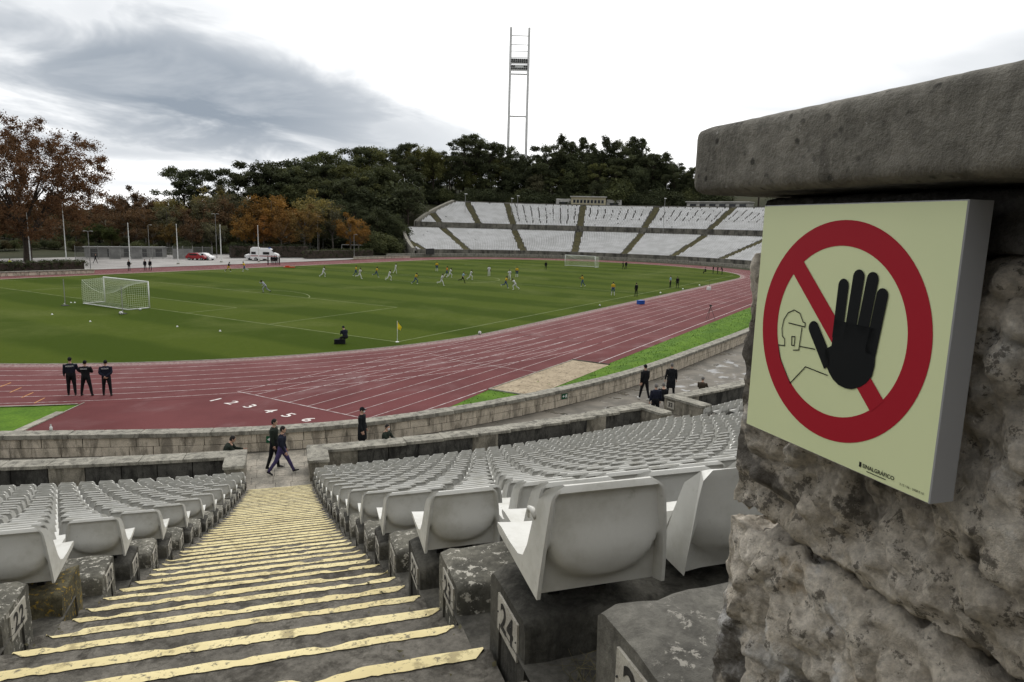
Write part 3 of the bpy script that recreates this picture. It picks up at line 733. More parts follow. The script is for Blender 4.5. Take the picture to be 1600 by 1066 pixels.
# --- stone benches, one per row on each side, numbered at the stairs
def bench(n, side):
    al0, al1 = ral(n)+.05, ral(n)+.45; zt = tip[n]-.10; zb = tip[n]-.62
    lat_s = .70 if side > 0 else -1.36
    ph_end = (PH2-1.03/(RQ-al0)) if side > 0 else PH0-RAD(13)
    if n == 25 and side > 0: ph_end = PH0+RAD(3)
    ph_s = phl(lat_s, (al0+al1)/2); Lm = abs(ph_end-ph_s)*(RQ-al0)
    # stations: fine near the stairs
    u = list(np.arange(0, 1.3, .05))+list(np.arange(1.3, Lm, .9))+[Lm] if n > 12 else [0, .1, .3]+list(np.arange(.6, Lm, 1.2))+[Lm]
    rr = random.Random(n*2+side); rough = {21: .035, 19: .006}.get(n if side < 0 else 0, .012) if n > 12 else .004
    if side > 0 and n in (20, 19): rough = .025
    # profile of the block, clockwise from the uphill foot
    c_ = .028; pr = [(al0, zb), (al0, zt-.20), (al0, zt-.10), (al0, zt-c_), (al0+c_*.4, zt-c_*.35), (al0+c_, zt), (al0+.12, zt), (al0+.20, zt), (al0+.28, zt), (al1-c_, zt), (al1-c_*.4, zt-c_*.35), (al1, zt-c_), (al1, zt-.10), (al1, zt-.20), (al1, zb)]
    base = Q+(RQ-al0)*np.array([math.cos(ph_s), math.sin(ph_s)]); org = np.array([base[0], base[1], Z0+zb])
    V = []; F = []; K = len(pr)
    for i, d in enumerate(u):
        endr = .022*(1-min(1, d/.05)) if d < .05 else 0
        for j, (al, z) in enumerate(pr):
            ph = phl(lat_s, al) if d == 0 else phl(lat_s, al)+side*d/(RQ-al)
            nz = noise.fractal(Vector((d*9+n*3.1, al*9, z*9+side)), .7, 2, 4)*rough*(1 if d < 1.5 else .3)
            if j in (0, K-1): nz = 0
            am = (al0+al1)/2; al_ = al+(nz if al > am else -nz)*.8 + (am-al)*endr*1.6; zz_ = z+(nz*.8 if 3 <= j <= K-4 else 0)-(endr*.7 if 3 <= j <= K-4 else 0)
            V.append(np.array([Q[0]+RW(al_, ph)*math.cos(ph), Q[1]+RW(al_, ph)*math.sin(ph), Z0+zz_])-org)
    for i in range(len(u)-1):
        for j in range(K-1):
            q = (i*K+j, i*K+j+1, (i+1)*K+j+1, (i+1)*K+j); F.append(q if side < 0 else q[::-1])
    cap = tuple(range(K)); F.append(cap[::-1] if side < 0 else cap)
    odd = n % 2 == 1; spotty = odd if side > 0 else not odd
    mat = 'bench_lichen' if spotty else 'bench_dark'; look = 'spotted with pale lichen' if spotty else 'dark and grimy'
    if side > 0 and n == 25: mat, look = 'bench_plain', 'grey beside the sign wall'
    if side < 0 and n == 21: mat, look = 'bench_moss', 'crumbling with orange moss'
    b = MB().add(V, F).build('stone_bench', mat, loc=tuple(org), angle=50)
    tag(b, f'stone bench {"right" if side > 0 else "left"} of the stairs, row {card(n)}, end {look}', 'bench', 'numbered stone benches of the stand')
    # plaque
    if n >= 4 and not (side < 0 and n == 21):
        c = A((al0+al1)/2+.02*(-side), lat_s, zt-.115)-org
        X, Y = (-A3, np.array([0, 0, 1.])) if side > 0 else (A3, np.array([0, 0, 1.])); Zn = np.cross(X, Y)
        V, F = slab(c, X, Y, Zn, .215, .135, .007); pq = MB().add(V, F).build('number_plaque', 'plaque', b)
        if n >= 8:
            V, F = text_geo(str(n), .135, .0035, 1.12); V = [(x*1.0, y*1.0, z) for x, y, z in V]
            MB().add(on_plane(V, c, X, Y, Zn, .0085), F).build('numeral', 'stencil_black', pq)
            if n > 16:
                m = MB()
                for sx_ in (-1, 1): m.sphere(tuple(np.asarray(c)+X*(sx_*.098)+Zn*.008), .0035, 6, 4)
                m.build('screw', 'dark_metal', pq)
    return b
for n in range(25, 0, -1):
    bench(n, 1)
    if n <= 24: bench(n, -1)

# --- seats
def seat_geo(us, hi=True):
    fr = [(.474, .010, .200), (.478, .035, .206), (.466, .056, .209), (.41, .062, .212), (.30, .058, .217), (.20, .060, .220), (.152, .078, .220), (.125, .125, .216), (.110, .185, .211), (.095, .245, .206), (.072, .300, .200), (.046, .335, .191), (.022, .356, .171), (.004, .366, .150)]
    zs = [.366, .358, .347, .338, .328, .312, .285, .255, .225, .20, .18, .16, .14, .12, .10, .085, .07, .055, .04, .02, 0] if hi else [.366, .338, .28, .20, .11, .07, 0]
    re_ = [(float(np.interp(z, [0, .1, .2, .32, .35, .366], [0, -.009, -.016, -.021, -.019, -.008])), z, float(np.interp(z, [0, .07, .155, .24, .312, .328, .338, .347, .358, .366], [.225, .222, .215, .207, .1985, .195, .190, .183, .168, .148]))) for z in zs]
    if not hi: fr = [fr[i] for i in (0, 2, 4, 6, 8, 10, 12, 13)]
    V = []; F = []; n = len(us); K = len(fr)+len(re_)
    for i, (y, z, w) in enumerate(fr):
        for u in us:
            d = (1-u*u)
            if i <= 5: V.append((u*w, y, z-.018*d*min(1, i/3)))
            else: V.append((u*w, y-(.075*min(1, (i-5)/2) if i < len(fr)-4 else (.055, .034, .016, .004)[i-len(fr)+4] if hi else .012)*d, z))
    for i, (y, z, w) in enumerate(re_):
        for u in us:
            rim = sstep((.945-abs(u))/.07)*sstep((.345-z)/.012)
            U = sstep((z-(.030+.165*abs(u)**2.8))/.028)
            V.append((u*w, y+rim*(.036-U*(.020+(.030*math.exp(-((z-.13)/.10)**2))*(1-abs(u)**3))), z))
    for i in range(K-1):
        for j in range(n-1): F.append((i*n+j, i*n+j+1, (i+1)*n+j+1, (i+1)*n+j))
    F.append(tuple(i*n for i in range(K))[::1]); F.append(tuple(i*n+n-1 for i in range(K))[::-1])
    mi = [0]*len(F)
    m = MB(); m.v = V; m.f = F; m.m = mi
    for sx_ in (-.09, .09): m.box((sx_, .28, -.04), (.04, .18, .13), mi=1)
    return m
ush = [-1, -.97, -.945, -.915, -.88, -.82, -.74, -.64, -.5, -.34, -.17, 0, .17, .34, .5, .64, .74, .82, .88, .915, .945, .97, 1]
SEAT = seat_geo(ush).data('seat')
for mm in ('seat_plastic', 'dark_bracket'): SEAT.materials.append(MATS[mm])
SEAT.polygons.foreach_set('use_smooth', np.ones(len(SEAT.polygons), bool)); SEAT.set_sharp_from_angle(angle=RAD(48))
lo = seat_geo([-1, -.9, -.6, 0, .6, .9, 1], False)
cand = []
for n in range(24, 0, -1):
    for side in (1, -1):
        flush = (n % 2 == 0) if side > 0 else (n % 2 == 1)
        lat0 = (.705 if side > 0 else -1.365); ins = 0 if flush else .31
        R = RQ-ral(n); base = phl(lat0, ral(n)); lim = (PH2-1.05/R-base)*R if side > 0 else RAD(12.5)*R
        k = 0
        while True:
            d = ins+.235+.53*k
            if d+.24 > lim: break
            ph = base+side*d/R; Rw = RW(ral(n), ph); P = np.array([Q[0]+Rw*math.cos(ph), Q[1]+Rw*math.sin(ph), Z0+tip[n]])
            x, y, dep = pix(P+np.array([0, 0, .3])); vis = dep > .5 and -60 < x < 1150 and y < 1100
            cand.append((np.linalg.norm(P-CAM) if vis else 1e3+np.linalg.norm(P-CAM), n, side, k, P, ph)); k += 1
# seats of the block beyond the second stairway
for n in range(12, 0, -1):
    R = RQ-ral(n)
    for k in range(14):
        ph = PH2+(1.3+.53*k)/R; Rw = RW(ral(n), ph); cand.append((5e3, n, 2, k, np.array([Q[0]+Rw*math.cos(ph), Q[1]+Rw*math.sin(ph), Z0+tip[n]]), ph))
cand.sort(key=lambda q: q[0])
rseat = random.Random(4); lv = np.array(lo.v); rest_v = []; cnt = 0
for i, (d, n, side, k, P, ph) in enumerate(cand):
    rz = ph+math.pi-math.pi/2
    jit = rseat.uniform(-.012, .012)
    if i < 300:
        o = bpy.data.objects.new('seat', SEAT); COL.objects.link(o); o.location = P; o.rotation_euler = (rseat.uniform(-.008, .008), 0, rz+jit)
        tag(o, f'pale grey plastic shell seat, {ordi(k)} from the stairs in row {card(n)} on the {"right" if side > 0 else "left"}', 'seat', 'plastic seats of the near stand')
        if n == 24 and side > 0 and k == 0:
            # a hooked moulding left on the outer edge of this seat
            MB().tube([(-.205, .08, .235), (-.207, .112, .250), (-.208, .132, .246), (-.208, .140, .228), (-.208, .134, .212)], [.009, .010, .0095, .008, .004], 8).build('hook', 'seat_plastic', o, smooth=True)
    else:
        c, s_ = math.cos(rz), math.sin(rz); rest_v.append(np.stack([lv[:, 0]*c-lv[:, 1]*s_+P[0], lv[:, 0]*s_+lv[:, 1]*c+P[1], lv[:, 2]+P[2]], 1)); cnt += 1
tri = []; tm = []
for f, m_ in zip(lo.f, lo.m):
    for q in range(1, len(f)-1): tri.append((f[0], f[q], f[q+1])); tm.append(m_)
# concave side outlines: fan from the valley edge is not valid, so triangulate them properly
bm = bmesh.new(); vs = [bm.verts.new(v) for v in lo.v]
for f, m_ in zip(lo.f, lo.m):
    q = bm.faces.new([vs[i] for i in f]); q.material_index = m_
bm.verts.index_update(); bmesh.ops.triangulate(bm, faces=bm.faces[:]); tri = np.array([[v.index for v in f.verts] for f in bm.faces]); tm = np.array([f.material_index for f in bm.faces]); bm.free()
nv = len(lv); Fm = np.concatenate([tri+nv*i for i in range(cnt)]); me = np_mesh('remaining_seats', np.concatenate(rest_v), Fm)
me.materials.append(MATS['seat_plastic']); me.materials.append(MATS['dark_bracket']); me.polygons.foreach_set('material_index', np.tile(tm, cnt).astype(np.int32))
me.polygons.foreach_set('use_smooth', np.ones(len(me.polygons), bool)); me.set_sharp_from_angle(angle=RAD(48))
tag(link('remaining_seats', me), 'far rows of pale grey plastic seats in the near stand', 'seats', kind='stuff')

# --- the wall with the prohibition sign
def rough_block(name, al0, al1, lat0, lat1, z0, z1, parent, mat, amp, step, seed, freq=5.0, rnd_=.02, lump=2.6):
    """box of stone with quarry-faced, displaced faces (aisle face and end face finely cut)"""
    bm = bmesh.new(); org = np.array(parent.location); cache = {}
    c = np.array([(al0+al1)/2, (lat0+lat1)/2, (z0+z1)/2]); hs = np.array([(al1-al0)/2, (lat1-lat0)/2, (z1-z0)/2])
    def vert(al, lat, z):
        k = (round(al, 5), round(lat, 5), round(z, 5))
        if k in cache: return cache[k]
        q = np.array([al, lat, z]); dloc = (q-c)
        e = hs-np.abs(dloc)                              # distance to each face
        nrm = np.array([math.copysign(max(0, 1-e[i]/rnd_), dloc[i]) for i in range(3)]); ln = np.linalg.norm(nrm)
        s_ = np.sort(e)
        # round the arrises
        over = np.array([max(0, rnd_-e[i]) for i in range(3)]); L = np.linalg.norm(over)
        if L > rnd_: q = q-np.sign(dloc)*over*(1-rnd_/L)
        nrm = nrm/ln if ln > 0 else nrm
        v = Vector((al*freq, lat*freq, z*freq*.9+seed*7.3))
        h = noise.fractal(v, .75, 2.1, 5)*.8
        if lump:
            w = v*lump+Vector((noise.noise(v*2.1), noise.noise(v*2.1+Vector((5, 1, 3))), noise.noise(v*2.1+Vector((9, 2, 7)))))*.55
            d1 = noise.voronoi(w)[0]; d2 = noise.voronoi(w*2.7)[0]
            h += .95*(.55-d1[0])+.55*min(.5, d1[1]-d1[0])+.40*(.5-d2[0])-.2+.30*noise.fractal(v*6, .8, 2, 3)
        else: h += .35*noise.fractal(v*4.3, .8, 2, 4)
        edge = sstep(s_[1]/.05)                         # fade towards the joints
        disp = amp*h*(.30+.70*edge)-amp*.22*(1-edge)
        q = q+nrm*min(disp, .026)
        cache[k] = bm.verts.new(Vector(A(*q)-org)); return cache[k]
    def face(axis, val, n1, n2):
        ax = [i for i in range(3) if i != axis]; lo_ = [al0, lat0, z0]; hi_ = [al1, lat1, z1]
        g1 = np.linspace(lo_[ax[0]], hi_[ax[0]], n1+1); g2 = np.linspace(lo_[ax[1]], hi_[ax[1]], n2+1); grid = []
        for a_ in g1:
            rowv = []
            for b_ in g2:
                q = [0, 0, 0]; q[axis] = val; q[ax[0]] = a_; q[ax[1]] = b_; rowv.append(vert(*q))
            grid.append(rowv)
        for i in range(n1):
            for j in range(n2):
                try: bm.faces.new((grid[i][j], grid[i+1][j], grid[i+1][j+1], grid[i][j+1]))
                except ValueError: pass
    na, nl, nz = max(4, int((al1-al0)/step)), max(4, int((lat1-lat0)/step/2)), max(3, int((z1-z0)/step))
    face(1, lat0, na, nz); face(0, al1, nl, nz); face(2, z1, na, nl); face(2, z0, na, nl); face(0, al0, nl, nz); face(1, lat1, na, nz)
    bmesh.ops.recalc_face_normals(bm, faces=bm.faces[:])
    me = bpy.data.meshes.new(name); bm.to_mesh(me); bm.free(); me.polygons.foreach_set('use_smooth', np.ones(len(me.polygons), bool))
    me.materials.append(MATS[mat]); return link(name, me, parent)
sw = thing('sign_wall', 'rough limestone wall end with concrete cap close to the camera', 'wall', tuple(A(.1, .85, -1.5)))
rough_block('stone', -.62, .935, .692, 1.16, -.450, -.022, sw, 'rough_limestone', .036, .0065, 1, 6.5, .016)
rough_block('stone', -.62, .955, .700, 1.16, -.91, -.460, sw, 'rough_limestone', .040, .0065, 2, 6.0, .020)
rough_block('stone', -.62, .965, .690, 1.16, -1.40, -.925, sw, 'rough_limestone', .035, .014, 3, 6.0, .03)
rough_block('stone', -.62, .900, .690, 1.14, -.018, .054, sw, 'rock_grey', .006, .010, 4, 7.0, .012)
cap = rough_block('cap_stone', -.75, .962, .602, 1.26, .056, .156, sw, 'cap_concrete', .0022, .0085, 5, 16.0, .017, 0)
MB().add([A(a_, l_, z_)-np.array(sw.location) for z_ in (-1.4, .05) for a_, l_ in ((-.6, .76), (.87, .76), (.90, 1.1), (-.6, 1.1))], [(0, 3, 2, 1), (4, 5, 6, 7), (0, 1, 5, 4), (1, 2, 6, 5), (2, 3, 7, 6), (3, 0, 4, 7)]).build('mortar_core', 'mortar', sw)

# --- sign: bevelled panel 0.30 x 0.31 m, print as thin raised film
SO = A(.811, .627, -.272); SX, SY, SZ = -A3, np.array([0, 0, 1.]), -R3; th = .033
sg = thing('prohibition_sign', 'pale yellow-green no entry sign with black hand in a red ring', 'sign', tuple(SO))
def sp_(V, lift): return [tuple(SX*x+SY*y+SZ*(z+lift)) for x, y, z in V]
V = [(x, y, z) for z in (0, -th) for x, y in ((0, 0), (.302, 0), (.302, .3095), (0, .3095))]; e = .0012
V = [(e, e, 0), (.302-e, e, 0), (.302-e, .3095-e, 0), (e, .3095-e, 0)]+[(0, 0, -e), (.302, 0, -e), (.302, .3095, -e), (0, .3095, -e)]+[(0, 0, -th), (.302, 0, -th), (.302, .3095, -th), (0, .3095, -th)]
m = MB().add(sp_(V, 0), [(0, 1, 2, 3)], 0); m.add(sp_(V, 0), [(0, 4, 5, 1), (1, 5, 6, 2), (2, 6, 7, 3), (3, 7, 4, 0), (4, 8, 9, 5), (5, 9, 10, 6), (6, 10, 11, 7), (7, 11, 8, 4), (8, 11, 10, 9)], 1)
panel = m.build('panel', ['sign_panel', 'sign_edge'], sg)
def film(name, polys, lift, mat, par=panel):
    bm = bmesh.new()
    for poly in polys:
        f = bm.faces.new([bm.verts.new((x, y, 0)) for x, y in poly])
    bmesh.ops.triangulate(bm, faces=bm.faces[:]); V = [tuple(v.co) for v in bm.verts]; bm.verts.index_update()
    F = []
    for f in bm.faces:
        q = [v.index for v in f.verts]; a_, b_, c_ = [bm_v for bm_v in [V[i] for i in q]]
        if (b_[0]-a_[0])*(c_[1]-a_[1])-(b_[1]-a_[1])*(c_[0]-a_[0]) < 0: q = q[::-1]
        F.append(tuple(q))
    bm.free(); return MB().add(sp_(V, lift), F).build(name, mat, par)
cx, cy_, Ro, Ri = .1505, .1575, .1325, .1025
N = 96; ring = []
for i in range(N):
    a0, a1 = 2*math.pi*i/N, 2*math.pi*(i+1)/N
    ring.append([(cx+Ri*math.cos(a0), cy_+Ri*math.sin(a0)), (cx+Ro*math.cos(a0), cy_+Ro*math.sin(a0)), (cx+Ro*math.cos(a1), cy_+Ro*math.sin(a1)), (cx+Ri*math.cos(a1), cy_+Ri*math.sin(a1))])
film('red_ring', ring, .0004, 'sign_red')
d = np.array([1, -1])/math.sqrt(2); nn = np.array([1, 1])/math.sqrt(2); c0 = np.array([cx, cy_]); hw = .0118
film('red_bar', [[tuple(c0-d*.104-nn*hw), tuple(c0+d*.104-nn*hw), tuple(c0+d*.104+nn*hw), tuple(c0-d*.104+nn*hw)]], .0007, 'sign_red')
def finger(bx, by, tx, ty, w, n=10):
    b = np.array([bx, by]); t = np.array([tx, ty]); u = (t-b)/np.linalg.norm(t-b); v = np.array([-u[1], u[0]]); P = [b-v*w, ]
    P += [t+(-v*math.cos(a)+u*math.sin(a))*w for a in np.linspace(0, math.pi, n)]; P += [b+v*w]
    return [tuple(p) for p in P]
palm = [(.1480, .140), (.150, .172), (.2115, .170), (.2140, .150), (.2145, .128), (.2125, .116), (.206, .107), (.198, .1005), (.186, .095), (.176, .0938), (.165, .0955), (.156, .100), (.1495, .106), (.143, .114), (.138, .122), (.1385, .134)]
film('black_hand', [palm, finger(.1555, .150, .1570, .2140, .0079), finger(.1735, .150, .1785, .2258, .0083), finger(.1905, .150, .1985, .2244, .0083), finger(.2065, .140, .2143, .2080, .0079), finger(.147, .115, .1158, .1570, .0088)], .0011, 'sign_black')
def stroke(P, w=.0013):
    out_ = []
    for a_, b_ in zip(P[:-1], P[1:]):
        a_, b_ = np.array(a_), np.array(b_); u = (b_-a_)/np.linalg.norm(b_-a_); v = np.array([-u[1], u[0]])*w/2; a_ = a_-u*w*.4; b_ = b_+u*w*.4
        out_.append([tuple(a_-v), tuple(b_-v), tuple(b_+v), tuple(a_+v)])
    return out_
man = stroke([(.054, .125), (.066, .126), (.065, .135), (.060, .138), (.058, .148), (.060, .160), (.067, .170), (.078, .175), (.089, .172), (.096, .162), (.100, .161), (.100, .156), (.070, .157)])+stroke([(.095, .154), (.093, .125), (.083, .123)])+stroke([(.094, .130), (.121, .131)])+stroke([(.083, .079), (.108, .106), (.146, .103)])+stroke([(.078, .140), (.084, .141), (.084, .129), (.079, .129), (.078, .140)])+stroke([(.054, .125), (.060, .108), (.083, .079)], .0009)
film('worker_outline', man, .0009, 'sign_black')
V, F = text_geo('SINALGRÁFICO', .0064, .0001); MB().add(sp_([(x+.2355, y+.0112, 0) for x, y, z in V], .0007), F).build('maker_print', 'sign_black', panel)
V, F = text_geo('3.13 / 06 - 2008 0.10', .0036); MB().add(sp_([(x+.280, y+.0085, 0) for x, y, z in V], .0007), F).build('maker_print', 'sign_black', panel)
film('maker_print', [[(.2085, .0085), (.2115, .0085), (.2115, .0145), (.2085, .0145)], [(.220, .0060), (.247, .0060), (.247, .0069), (.220, .0069)]], .0007, 'sign_black')

# --- small things around the near rows
def litter(al, lat, z, L, r, ang, lab):
    c = A(al, lat, z); d = A3*math.cos(ang)+R3*math.sin(ang)
    tag(MB().bar(-d*L/2, d*L/2, r, 7).build('cigarette_end', 'litter_white', loc=tuple(c)), lab, 'litter')
zf = tip[24]-.245
litter(1.66, .86, zf, .05, .0045, .2, 'white cigarette end on the step beside bench 24, lying lengthwise')
litter(1.72, .80, zf, .04, .004, 1.6, 'white cigarette end nearest to the plaque of bench 24')
m = MB(); rg = random.Random(2)
for i in range(150):
    al, lat = rg.uniform(1.46, 1.80), rg.uniform(.80, 1.10); c = A(al, lat, tip[24]-.25); h = rg.uniform(.03, .12)
    m.tube([c, c+np.array([rg.uniform(-.05, .05), rg.uniform(-.05, .05), h*.7]), c+np.array([rg.uniform(-.12, .12), rg.uniform(-.12, .12), h])], [.0016, .0012, .0005], 3)
tag(m.build('dry_weeds', 'dry_weed', origin=tuple(A(1.7, 1.05, tip[24]-.25))), 'tuft of dry brown weeds behind bench 24', 'weeds', kind='stuff')
m = MB()
for i in range(420):
    n = rg.choice(range(19, 26)); side = rg.choice((-1, 1)); e = rg.random()**2*.35
    st_ = rg.choice(steps[:24]); al, z = st_[0]-rg.uniform(.05, .40), st_[1]
    lat = (.68-e) if side > 0 else (-1.34+e); c = A(al, lat, z+.012); r = rg.uniform(.006, .018); a_ = rg.random()*6.28
    m.add([c+np.array([math.cos(a_+t)*r*k_, math.sin(a_+t)*r*k_, rg.uniform(0, .008)]) for t, k_ in ((0, 1), (1.7, .5), (3.1, 1), (4.6, .5))], [(0, 1, 2, 3)])
tag(m.build('leaf_litter', 'dry_weed', origin=tuple(A(4, -.3, -2.2))), 'dry leaf litter and grit along the edges of the stairs', 'litter', kind='stuff')
# ------------------------------------------------------------------ people
PEND = []
def rotx(v, a): c, s = math.cos(a), math.sin(a); return np.array([v[0], v[1]*c+v[2]*s, -v[1]*s+v[2]*c])
def person(label, loc, head, pose, top, legs, shoes='shoe_black', skin='skin_light', hair='hair_dark', h=1.78, sleeve='long', shin=None, cap=None, bulk=1.0, coat=0.0, vox=None, mask=False, group=None, back=None, sole=0.0, extra=None):
    """head: heading in degrees (world azimuth). pose: dict lean, L=(thigh,knee), R=(thigh,knee), aL/aR=(swing,out,elbow) or explicit ('abs',elbow,wrist)"""
    s = h/1.78; lean = RAD(pose.get('lean', 0)); up = np.array([0, math.sin(lean), math.cos(lean)])
    P = np.array([0, 0, .95]); m = MB(); bones = []
    def T(pts, rad, reg, n=10):
        m.tube(pts, rad, n); [bones.append((np.array(a_), np.array(b_), reg)) for a_, b_ in zip(pts[:-1], pts[1:])]
    def tp(d): return P+up*d
    X = np.array([1, 0, 0.])
    fw_ = np.cross(X, up)*-1; fw_ = np.array([0, math.cos(lean), -math.sin(lean)])
    B = bulk
    T([tp(-.13), tp(-.02), tp(.12)], [(.115*B, .09*B), (.165*B, .118*B), (.148*B, .108*B)], 'legs' if not coat else 'top', 12)
    T([tp(.08), tp(.20), tp(.36), tp(.46), tp(.52), tp(.545)], [(.148*B, .105*B), (.158*B, .112*B), (.185*B, .125*B), (.180*B, .112*B), (.115*B, .085*B), (.06, .06)], 'top', 12)
    T([tp(.50), tp(.62)], [.056, .052], 'skin')
    hy, hp = RAD(pose.get('hyaw', 0)), RAD(pose.get('hpitch', 0))
    hc = tp(.705)+fw_*.02; Rh = Matrix.Rotation(hy, 3, 'Z') @ Matrix.Rotation(-hp-lean*.5, 3, 'X')
    m.sphere(hc, (.077, .096, .118), 14, 10, R=Rh); bones.append((hc-up*.06, hc+up*.06, 'skin'))
    fh = np.array(Rh @ Vector((0, 1, 0))); rh = np.array(Rh @ Vector((1, 0, 0))); uh = np.array(Rh @ Vector((0, 0, 1)))
    m.sphere(hc+fh*.095-uh*.015, (.014, .022, .024), 6, 5, R=Rh)
    for q in (-1, 1): m.sphere(hc+rh*(.078*q)-uh*.01, (.014, .022, .032), 6, 5, R=Rh)
    m.sphere(hc+fh*.045-uh*.075, (.045, .05, .045), 8, 6, R=Rh)
    ends = {}
    for q, kn in ((-1, 'aL'), (1, 'aR')):
        sh = tp(.475)+X*(.185*q*(.5+.5*B)); a_ = pose.get(kn, (0, 8, 8))
        if a_[0] == 'abs': el, wr = np.array(a_[1]), np.array(a_[2])
        else:
            sw, ou, eb = RAD(a_[0])+lean*.4, RAD(a_[1]), RAD(a_[2])
            du = np.array([q*math.sin(ou), math.sin(sw)*math.cos(ou), -math.cos(sw)*math.cos(ou)])
            df = np.array([q*math.sin(ou)*.35, math.sin(sw+eb), -math.cos(sw+eb)]); df /= np.linalg.norm(df)
            el = sh+du*.295; wr = el+df*.25
        T([sh+(0, 0, .01), (sh+el)/2, el], [.062*B, .054*B, .046*B], 'top'); T([el, (el*.55+wr*.45), wr], [.046*B, .043*B, .030], 'top' if sleeve == 'long' else 'skin')
        hd = (wr-el)/np.linalg.norm(wr-el); m.sphere(wr+hd*.045, (.024, .040, .046), 8, 6); bones.append((wr+hd*.02, wr+hd*.12, 'skin'))
        # palm, four fingers and a thumb
        side = np.cross(hd, np.array([1, .2, .1])); side /= np.linalg.norm(side); inw = np.cross(hd, side)
        ends[kn] = (wr, hd, side, inw)
    zmin = 9; feet = []
    for q, kn in ((-1, 'L'), (1, 'R')):
        th, kb = pose.get(kn, (0, 2))[:2]; spread = pose.get(kn, (0, 2, 4))[2] if len(pose.get(kn, (0, 2))) > 2 else 4
        th, kb, spd = RAD(th), RAD(kb), RAD(spread); hip = P+X*(.092*q)+np.array([0, 0, -.03])
        d1 = np.array([q*math.sin(spd), math.sin(th), -math.cos(th)]); d1 /= np.linalg.norm(d1); kn_ = hip+d1*.43
        d2 = np.array([q*math.sin(spd)*.7, math.sin(th-kb), -math.cos(th-kb)]); d2 /= np.linalg.norm(d2); an = kn_+d2*.41
        lr = 'legs'; sr = shin or 'legs'
        T([hip+(0, 0, .04), (hip+kn_)/2, kn_], [.090*B, .078*B, .060*B], lr); T([kn_, kn_*.6+an*.4, an], [.060*B, .056*B, .042*B], sr)
        ft = th-kb; fd = np.array([0, math.cos(ft*.75), math.sin(ft*.75)]); fdn = np.array([0, -fd[2], fd[1]])*-1
        if fdn[2] > 0: fdn = -fdn
        T([an-fd*.05+fdn*.045, an+fd*.06+fdn*.045, an+fd*.185+fdn*.062], [(.040, .040), (.046, .042), (.038, .022)], 'shoes', 8)
        zmin = min(zmin, (an+fdn*.085)[2], (an+fd*.185+fdn*.084)[2])
    if coat:
        T([tp(.15), tp(-.05), np.array([0, .01, .95-.13-coat])], [(.165*B, .12*B), (.19*B, .14*B), (.20*B, .15*B)], 'top', 12)
    if extra: extra(m, bones, T)
    dz = pose.get('z', -zmin)
    me = m.data('person'); tmp = bpy.data.objects.new('tmp_body', me); COL.objects.link(tmp)
    md = tmp.modifiers.new('r', 'REMESH'); md.mode = 'VOXEL'; d = math.dist(loc, CAM); md.voxel_size = vox or (.016 if d < 40 else .022 if d < 110 else .03)
    sm = tmp.modifiers.new('s', 'SMOOTH'); sm.iterations = 3; sm.factor = .5
    PEND.append(dict(tmp=tmp, bones=bones, label=label, loc=loc, rz=RAD(head)-math.pi/2, s=s, dz=dz, mats=dict(top=top, legs=legs, shoes=shoes, skin=skin, sock=shin if shin in MATS else 'white_kit'), shin=shin, hc=hc, Rh=Rh, hair=hair, cap=cap, mask=mask, group=group, ends=ends, near=d < 60, back=back, up=up, fw=fw_, tp=[tp(.40), tp(.36)], B=B, sole=sole))
